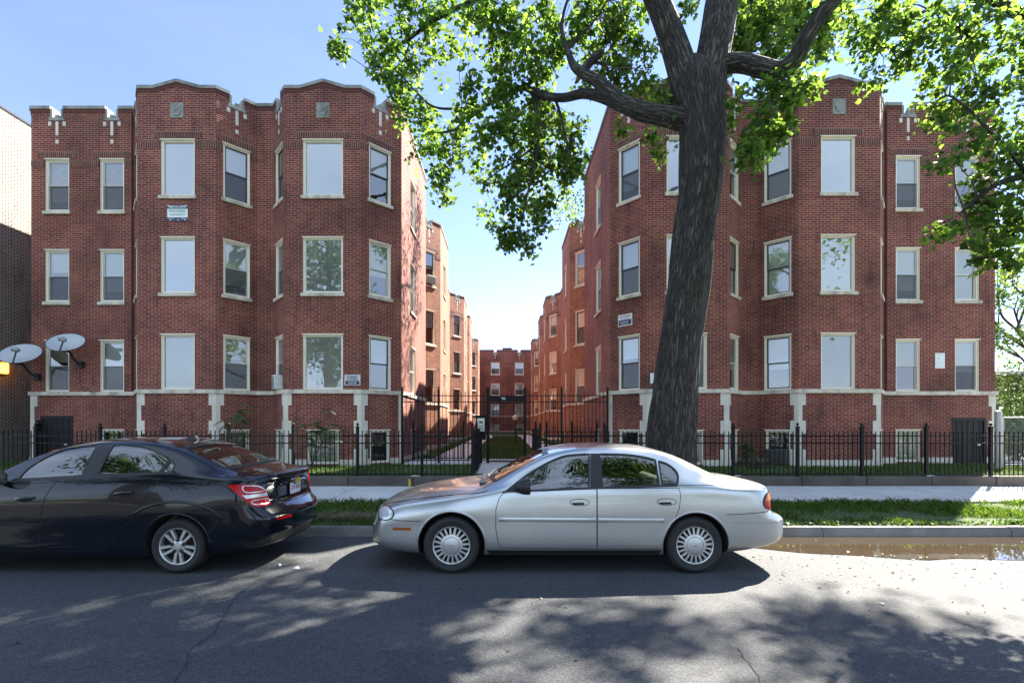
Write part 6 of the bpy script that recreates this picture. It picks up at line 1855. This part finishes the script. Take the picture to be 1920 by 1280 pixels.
        wheel(car, 1.0, sg_, cz, .318, .212, .852, 'cover'); wheel(car, 3.725, sg_, cz, .318, .212, .848, 'cover')
        mirror(car, 1.80, sg_ * .83, .985, TRIM, sg_)
        for (cu, rr) in ((1.0, .375), (3.725, .368)):
            arc = [(cu + math.cos(a) * (rr + .012), cz + math.sin(a) * (rr + .012)) for a in [math.pi * k / 30 for k in range(1, 30)]]
            car.ridge("arch_lip", arc, side, .022, .006, SILVER, car.body)
    for e in (-1, 1): car.strip("pillar_seal", [(e * .672, 1.03), (e * .632, 1.2), (e * .585, 1.31)], 'rear', .055, .0022, TRIM, car.body)
    ws_g = car.panel("windscreen", ws_, 'front', -.004, CARGLASS); car.strip("window_seal", ws_ + [ws_[0]], 'front', .022, .0018, TRIM, ws_g, True)
    rw_g = car.panel("rear_window", rw_, 'rear', -.004, CARGLASS); car.strip("window_seal", rw_ + [rw_[0]], 'rear', .022, .0018, TRIM, rw_g, True)
    mb = MB()
    for v0 in (-.45, .05): mb.tube([(1.37, v0, 1.0), (1.46, v0 + .2, 1.045), (1.50, v0 + .48, 1.06)], .010, 6)
    mb.box((1.30, -.60, .965), (1.40, .60, .985)); lmesh(mb, "wiper", TRIM, root)
    for v in (-.38, .38): seat(car, 1.98, v, .55, TANSEAT, .55)
    mb = MB(); mb.box((2.85, -.62, .40), (3.3, .62, .56)); mb.hexa([(3.2, -.62, .5), (3.35, -.62, .5), (3.35, .62, .5), (3.2, .62, .5), (3.42, -.56, 1.02), (3.55, -.56, 1.02), (3.55, .56, 1.02), (3.42, .56, 1.02)])
    lmesh(mb, "seat", TANSEAT, root, bevel=.04)
    mb = MB(); mb.hexa([(1.42, -.66, .6), (1.75, -.66, .6), (1.75, .66, .6), (1.42, .66, .6), (1.42, -.66, .96), (1.70, -.66, .93), (1.70, .66, .93), (1.42, .66, .96)]); lmesh(mb, "dashboard", GREYSEAT, root, bevel=.03)
    steering(car, 1.80, -.38, .90)
    gr = car.panel("grille", smooth_outline([(-.30, .565), (.30, .565), (.26, .64), (-.26, .64)], True, 3, (0, 1, 2, 3)), 'front', .002, TRIM)
    return car
silver_car()

# ------------------------------------------------------------------ the black saloon
def black_car():
    x0, yc = -7.06, 6.245
    # own coordinates: front 0, rear 4.42; front wheel .88, rear wheel 3.40
    root = thing("parked_car", (x0, yc, 0), "shiny black saloon at the left edge seen from its rear quarter with red tail lamps", "car", "cars parked along the kerb")
    T = dict(
        zb=[(0, .26), (.3, .20), (.9, .17), (3.4, .17), (3.9, .20), (4.2, .235), (4.42, .28)],
        W=[(0, .55), (.06, .68), (.2, .78), (.5, .835), (.9, .862), (2.2, .868), (3.0, .868), (3.5, .872), (3.9, .862), (4.2, .83), (4.34, .78), (4.42, .70)],
        zw=[(0, .5), (.5, .56), (2.2, .60), (3.4, .64), (4.0, .64), (4.42, .56)],
        zs=[(0, .70), (.06, .76), (.3, .86), (.7, .93), (1.1, .975), (1.6, 1.0), (2.2, 1.02), (3.0, 1.045), (3.5, 1.06), (3.9, 1.06), (4.2, 1.035), (4.34, 1.0), (4.42, .93)],
        ws=[(0, .5), (.06, .62), (.3, .73), (.7, .785), (1.1, .815), (1.6, .828), (2.2, .832), (3.0, .832), (3.5, .825), (3.9, .80), (4.2, .755), (4.34, .70), (4.42, .63)],
        zr=[(0, .72), (.06, .79), (.3, .895), (.7, .97), (1.0, 1.015), (1.2, 1.08), (1.6, 1.26), (2.0, 1.385), (2.4, 1.44), (2.8, 1.44), (3.2, 1.375), (3.55, 1.245), (3.85, 1.125), (4.0, 1.09), (4.2, 1.065), (4.34, 1.04), (4.42, .95)],
        wr=[(0, .42), (.06, .52), (.3, .62), (.7, .66), (1.0, .70), (1.2, .71), (1.6, .675), (2.0, .635), (2.4, .615), (2.8, .61), (3.2, .622), (3.55, .65), (3.85, .675), (4.0, .675), (4.2, .655), (4.34, .61), (4.42, .55)],
        zt=[(0, .74), (.06, .82), (.3, .94), (.7, 1.02), (1.0, 1.075), (1.2, 1.15), (1.6, 1.335), (2.0, 1.455), (2.4, 1.505), (2.8, 1.50), (3.2, 1.435), (3.55, 1.305), (3.85, 1.175), (4.0, 1.13), (4.2, 1.10), (4.34, 1.085), (4.42, .985)])
    def bend(p):
        u, v, z = p
        if u > 3.9:
            s = ((u - 3.9) / .52) ** 2
            k = .07 * max(0, min(1, (.68 - z) / .06)) - .05 * max(0, min(1, (z - .70) / .05)) + .055 * max(0, min(1, (z - .98) / .06)) - .06 * max(0, min(1, (.40 - z) / .12))
            # the number-plate dish in the boot lid
            if .70 < z < .97: k -= .035 * max(0, 1 - (abs(v) / .42) ** 6) * min(1, (z - .70) / .04, (.97 - z) / .04)
            u += s * (k - .15 * (abs(v) / .75) ** 2.4)
        if u < .5: u += ((.5 - u) / .5) ** 2 * .14 * (abs(v) / .7) ** 2.2
        # crisp shoulder flare over the rear wheel
        if abs(v) > .5 and z < 1.0:
            v += math.copysign(.018 * math.exp(-((u - 3.4) / .42) ** 2) * math.exp(-((z - .70) / .14) ** 2), v)
            v -= math.copysign(.012 * math.exp(-((z - .40) / .08) ** 2), v) * (1 if .9 < u < 3.2 else 0)
        return Vector((u, v, z))
    sh = CarShape(T, bend)
    us = sorted(set([0, .02, .05] + [round(.1 + i * .04, 4) for i in range(106)] + [4.36, 4.38, 4.40, 4.42]))
    q = lambda px, py, y=5.62: (((px - PX0) * y / FPX) - x0, CZ + (PY0 - py) * y / FPX)
    gl_f = smooth_outline([q(44, 897, 5.50), q(62, 875, 5.55), q(105, 850, 5.62), q(146, 838, 5.68), q(193, 834, 5.69), q(163, 890, 5.50)], True, 5, (0, 4, 5))
    gl_r = smooth_outline([q(192, 888, 5.50), q(222, 833, 5.69), q(250, 833, 5.69), q(282, 838, 5.68), q(306, 848, 5.65), q(325, 860, 5.6), q(303, 885, 5.50)], True, 5, (0, 1, 5, 6))
    gl_q = smooth_outline([q(308, 885, 5.5), q(327, 863, 5.59), q(334, 871, 5.56), q(326, 884, 5.5)], True, 4, (0, 1, 2, 3))
    ws_ = smooth_outline([(-.60, 1.11), (-.52, 1.30), (-.48, 1.41), (0, 1.43), (.48, 1.41), (.52, 1.30), (.60, 1.11), (0, 1.12)], True, 5, (0, 2, 4, 6))
    rw_ = smooth_outline([(-.64, 1.155), (-.595, 1.28), (-.545, 1.385), (0, 1.42), (.545, 1.385), (.595, 1.28), (.64, 1.155), (0, 1.165)], True, 5, (0, 2, 4, 6))
    cz = .305
    car = Car(root, sh, us, x0, yc, BLACKP, [gl_f, gl_r, gl_q], [(.88, cz, .36), (3.40, cz, .36)], [(ws_, .9, 2.0), (rw_, 3.1, 4.15)],
              ([1.15 + i * .06 for i in range(47)], .045, .73))
    for side in ('near', 'far'):
        sg_ = -1 if side == 'near' else 1
        doors = []
        fd = [(1.37, .27), (1.86, .265), (1.885, .60), (1.93, .85), (2.02, 1.015), (1.50, .985), (1.41, .95), (1.345, .82), (1.31, .60), (1.33, .40)]
        rd = [(1.87, .265), (2.60, .265), (2.66, .36), (2.78, .50), (2.93, .64), (3.02, .80), (3.20, 1.06), (2.033, 1.015), (1.942, .85), (1.896, .60)]
        for ol, hx in ((fd, (1.72, .845)), (rd, (2.82, .905))):
            d = car.panel("door", ol, side, .0022, BLACKP, thick=.004); car.strip("door_gap", ol + [ol[0]], side, .014, .0006, SEAM, d)
            hd = car.ridge("handle", [(hx[0] - .11, hx[1] - .012), (hx[0], hx[1] + .002), (hx[0] + .11, hx[1] + .005)], side, .034, .030, BLACKP, d)
            car.panel("handle_recess", [(hx[0] + math.cos(a) * .085, hx[1] - .014 + math.sin(a) * .032) for a in [2 * math.pi * k / 20 for k in range(20)]], side, .003, SEAM, hd, 0, .02)
            doors.append(d)
        car.panel("side_window", gl_f, side, -.006, CARGLASS, doors[0]); car.panel("side_window", gl_r, side, -.006, CARGLASS, doors[1]); car.panel("quarter_window", gl_q, side, -.006, CARGLASS, doors[1])
        for ol in (gl_f, gl_r, gl_q): car.strip("window_seal", ol + [ol[0]], side, .016, .0016, TRIM, car.body, True)
        car.panel("pillar_trim", [q(165, 890, 5.5), q(195, 834, 5.69), q(220, 833, 5.69), q(190, 889, 5.5)], side, .0012, TRIM, car.body)
        car.strip("belt_seal", [q(20, 902, 5.48), q(160, 893, 5.48), q(330, 886, 5.48)], side, .018, .0022, TRIM, car.body)
        car.panel("sill_trim", [(1.26, .185), (3.02, .185), (3.02, .245), (1.26, .245)], side, .004, BLACKP, thick=.006)
        ar = smooth_outline([(2.92, .66), (3.05, .74), (3.25, .795), (3.45, .805), (3.65, .775), (3.82, .70), (3.92, .60)], False, 5)
        car.ridge("arch_crease", ar, side, .026, .008, BLACKP, car.body)
        arc = [(3.40 + math.cos(a) * .372, cz + math.sin(a) * .372) for a in [math.pi * k / 30 for k in range(1, 30)]]
        car.ridge("arch_lip", arc, side, .022, .006, BLACKP, car.body)
        car.strip("bumper_gap", [(3.76, .46), (3.86, .60), (3.96, .72), (4.02, .74)], side, .007, .0006, SEAM, car.body)
        wheel(car, .88, sg_, cz, .305, .207, .842, 'alloy'); wheel(car, 3.40, sg_, cz, .305, .207, .846, 'alloy')
        mirror(car, 1.43, sg_ * .83, 1.07, BLACKP, sg_)
    # tail lamps wrap round the rear corners; projected obliquely on the street side
    tl = smooth_outline([(-.27, .985), (-.16, .988), (-.02, .978), (.07, .948), (.12, .86), (.165, .74), (.10, .725), (-.03, .735), (-.11, .79), (-.20, .895)], True, 4, (0, 3, 5, 8))
    lamp = car.panel("tail_lamp", tl, 'rearnear', .010, REDL, thick=.014, cell=.02)
    car.panel("reversing_lens", [(-.15, .872), (.108, .872), (.128, .836), (-.115, .832)], 'rearnear', .0125, CLEARL, lamp, .003, .02)
    for ol in ([(-.13, .968), (.0, .962), (.05, .94), (.085, .90), (-.11, .90)], [(-.06, .80), (.125, .805), (.142, .755), (.05, .75), (-.03, .757)]):
        o2 = smooth_outline(ol, True, 4); car.strip("light_guide", o2 + [o2[0]], 'rearnear', .010, .0135, MATS["clear_lens"], lamp, True)
    tf = [(.60, 1.0), (.70, .985), (.72, .86), (.66, .74), (.56, .745), (.50, .86), (.55, .97)]
    car.panel("tail_lamp", smooth_outline(tf, True, 4), 'rear', .010, REDL, thick=.014, cell=.02)
    rw_g = car.panel("rear_window", rw_, 'rear', -.004, CARGLASS); car.strip("window_seal", rw_ + [rw_[0]], 'rear', .02, .0018, TRIM, rw_g, True)
    ws_g = car.panel("windscreen", ws_, 'front', -.004, CARGLASS)
    # boot lid: gaps, trim bar, emblem, plate, lettering
    bt = car.panel("boot_lid", [(-.49, .99), (.49, .99), (.47, .86), (.43, .735), (-.43, .735), (-.47, .86)], 'rear', .002, BLACKP, thick=.004)
    car.strip("boot_gap", [(-.50, 1.0), (-.48, .86), (-.44, .727), (0, .715), (.44, .727), (.48, .86), (.50, 1.0)], 'rear', .012, .0006, SEAM, bt)
    car.ridge("trim_bar", [(-.36, .935), (0, .95), (.36, .935)], 'rear', .030, .018, BLACKP, bt)
    loc, nn = car.hit((0, .84), 'rear'); x = loc.x + .012
    mb = MB(); mb.box((x - .004, -.165, .785), (x + .004, .165, .945)); fr = lmesh(mb, "plate_frame", TRIM, bt)
    mb = MB(); mb.box((x + .0042, -.152, .80), (x + .006, .152, .93)); plt = lmesh(mb, "number_plate", WHITE, fr)
    rot = Matrix(((0, 0, 1, 0), (1, 0, 0, 0), (0, 1, 0, 0), (0, 0, 0, 1)))
    redp = simple("plate_red", (.45, .05, .06), .5)
    for tx, sz, yy, zz, mm_ in (("ZX9 3002", .070, 0, .86, redp), ("Illinois", .030, -.03, .915, NAVY)):
        o = text_mesh(tx, sz, (0, 0, 0), rot, mm_, "lettering", fr, .0006, .0006, sx=.9); o.location = (x + .0068, yy, zz)
    mb = MB(); mb.box((x + .0045, -.15, .787), (x + .0065, .15, .797)); lmesh(mb, "frame_lettering", WHITE, fr)
    mb = MB(); mb.box((x + .0062, .105, .905), (x + .0075, .145, .928)); lmesh(mb, "plate_sticker", simple("sticker_yellow", (.75, .6, .03), .5), fr)
    loc, nn = car.hit((0, .955), 'rear'); x = loc.x + .026
    e = [(-.075, -.010), (-.028, -.010), (-.020, -.030), (.020, -.030), (.028, -.010), (.075, .010), (.028, .010), (.020, .030), (-.020, .030), (-.028, .010)]
    e = [(-.075, -.014), (-.030, -.014), (-.022, -.032), (.030, -.032), (.024, -.014), (.068, -.014), (.075, .014), (.030, .014), (.022, .032), (-.030, .032), (-.024, .014), (-.068, .014)]
    n = len(e); mb = MB(); mb.add([(x + .012, a * 1.0, .955 + b) for a, b in e] + [(x - .01, a, .955 + b) for a, b in e], [tuple(range(n))] + [(k, (k + 1) % n, n + (k + 1) % n, n + k) for k in range(n)]); em = lmesh(mb, "emblem", GOLD, bt)
    e2 = [(a * 1.12, b * 1.25) for a, b in e]; mb = MB(); mb.add([(x + .008, a, .955 + b) for a, b in e2] + [(x - .012, a, .955 + b) for a, b in e2], [tuple(range(n))] + [(k, (k + 1) % n, n + (k + 1) % n, n + k) for k in range(n)]); lmesh(mb, "emblem_edge", CHROME, em)
    loc, nn = car.hit((-.36, .70), 'rear')
    o = text_mesh("SONIC", .042, (0, 0, 0), rot, CHROME, "lettering", bt, .002, .001, sx=1.2); loc, nn = car.hit((-.31, .755), 'rear'); o.location = loc + Vector((.022, 0, 0)); o.rotation_euler = (0, 0, -.12)
    # lip spoiler, bumper details, aerial
    car.ridge("boot_spoiler", [(-.55, 1.058), (0, 1.066), (.55, 1.058)], 'rear', .030, .022, BLACKP, bt)
    car.panel("rear_reflector", [(-.62, .555), (-.36, .545), (-.36, .575), (-.60, .585)], 'rear', .003, REDL, thick=.004)
    car.panel("rear_reflector", [(.62, .555), (.36, .545), (.36, .575), (.60, .585)], 'rear', .003, REDL, thick=.004)
    car.panel("lower_valance", [(-.62, .30), (.62, .30), (.58, .40), (-.58, .40)], 'rear', .003, TRIM, thick=.004)
    loc, nn = car.hit((3.02, 0), 'top')
    mb = MB(); mb.hexa([(loc.x - .10, -.035, loc.z - .01), (loc.x + .07, -.04, loc.z - .01), (loc.x + .07, .04, loc.z - .01), (loc.x - .10, .035, loc.z - .01), (loc.x - .03, -.015, loc.z + .035), (loc.x + .05, -.025, loc.z + .045), (loc.x + .05, .025, loc.z + .045), (loc.x - .03, .015, loc.z + .035)])
    mb.tube([(loc.x + .02, 0, loc.z + .03), (loc.x + .16, 0, loc.z + .24)], [.006, .003], 6); lmesh(mb, "aerial", TRIM, root, 40)
    for v in (-.36, .36): seat(car, 1.82, v, .56, GREYSEAT, .62)
    mb = MB(); mb.box((2.7, -.62, .42), (3.15, .62, .60)); mb.hexa([(3.05, -.62, .5), (3.2, -.62, .5), (3.2, .62, .5), (3.05, .62, .5), (3.28, -.56, 1.06), (3.40, -.56, 1.06), (3.40, .56, 1.06), (3.28, .56, 1.06)])
    for v in (-.38, .38): mb.hexa([(3.31, v - .12, 1.07), (3.40, v - .12, 1.07), (3.40, v + .12, 1.07), (3.31, v + .12, 1.07), (3.33, v - .10, 1.24), (3.40, v - .10, 1.24), (3.40, v + .10, 1.24), (3.33, v + .10, 1.24)])
    lmesh(mb, "seat", GREYSEAT, root, bevel=.03)
    mb = MB(); mb.hexa([(1.15, -.66, .6), (1.5, -.66, .6), (1.5, .66, .6), (1.15, .66, .6), (1.15, -.66, 1.04), (1.44, -.66, 1.0), (1.44, .66, 1.0), (1.15, .66, 1.04)]); lmesh(mb, "dashboard", GREYSEAT, root, bevel=.03)
    steering(car, 1.56, -.36, .98)
    return car
black_car()
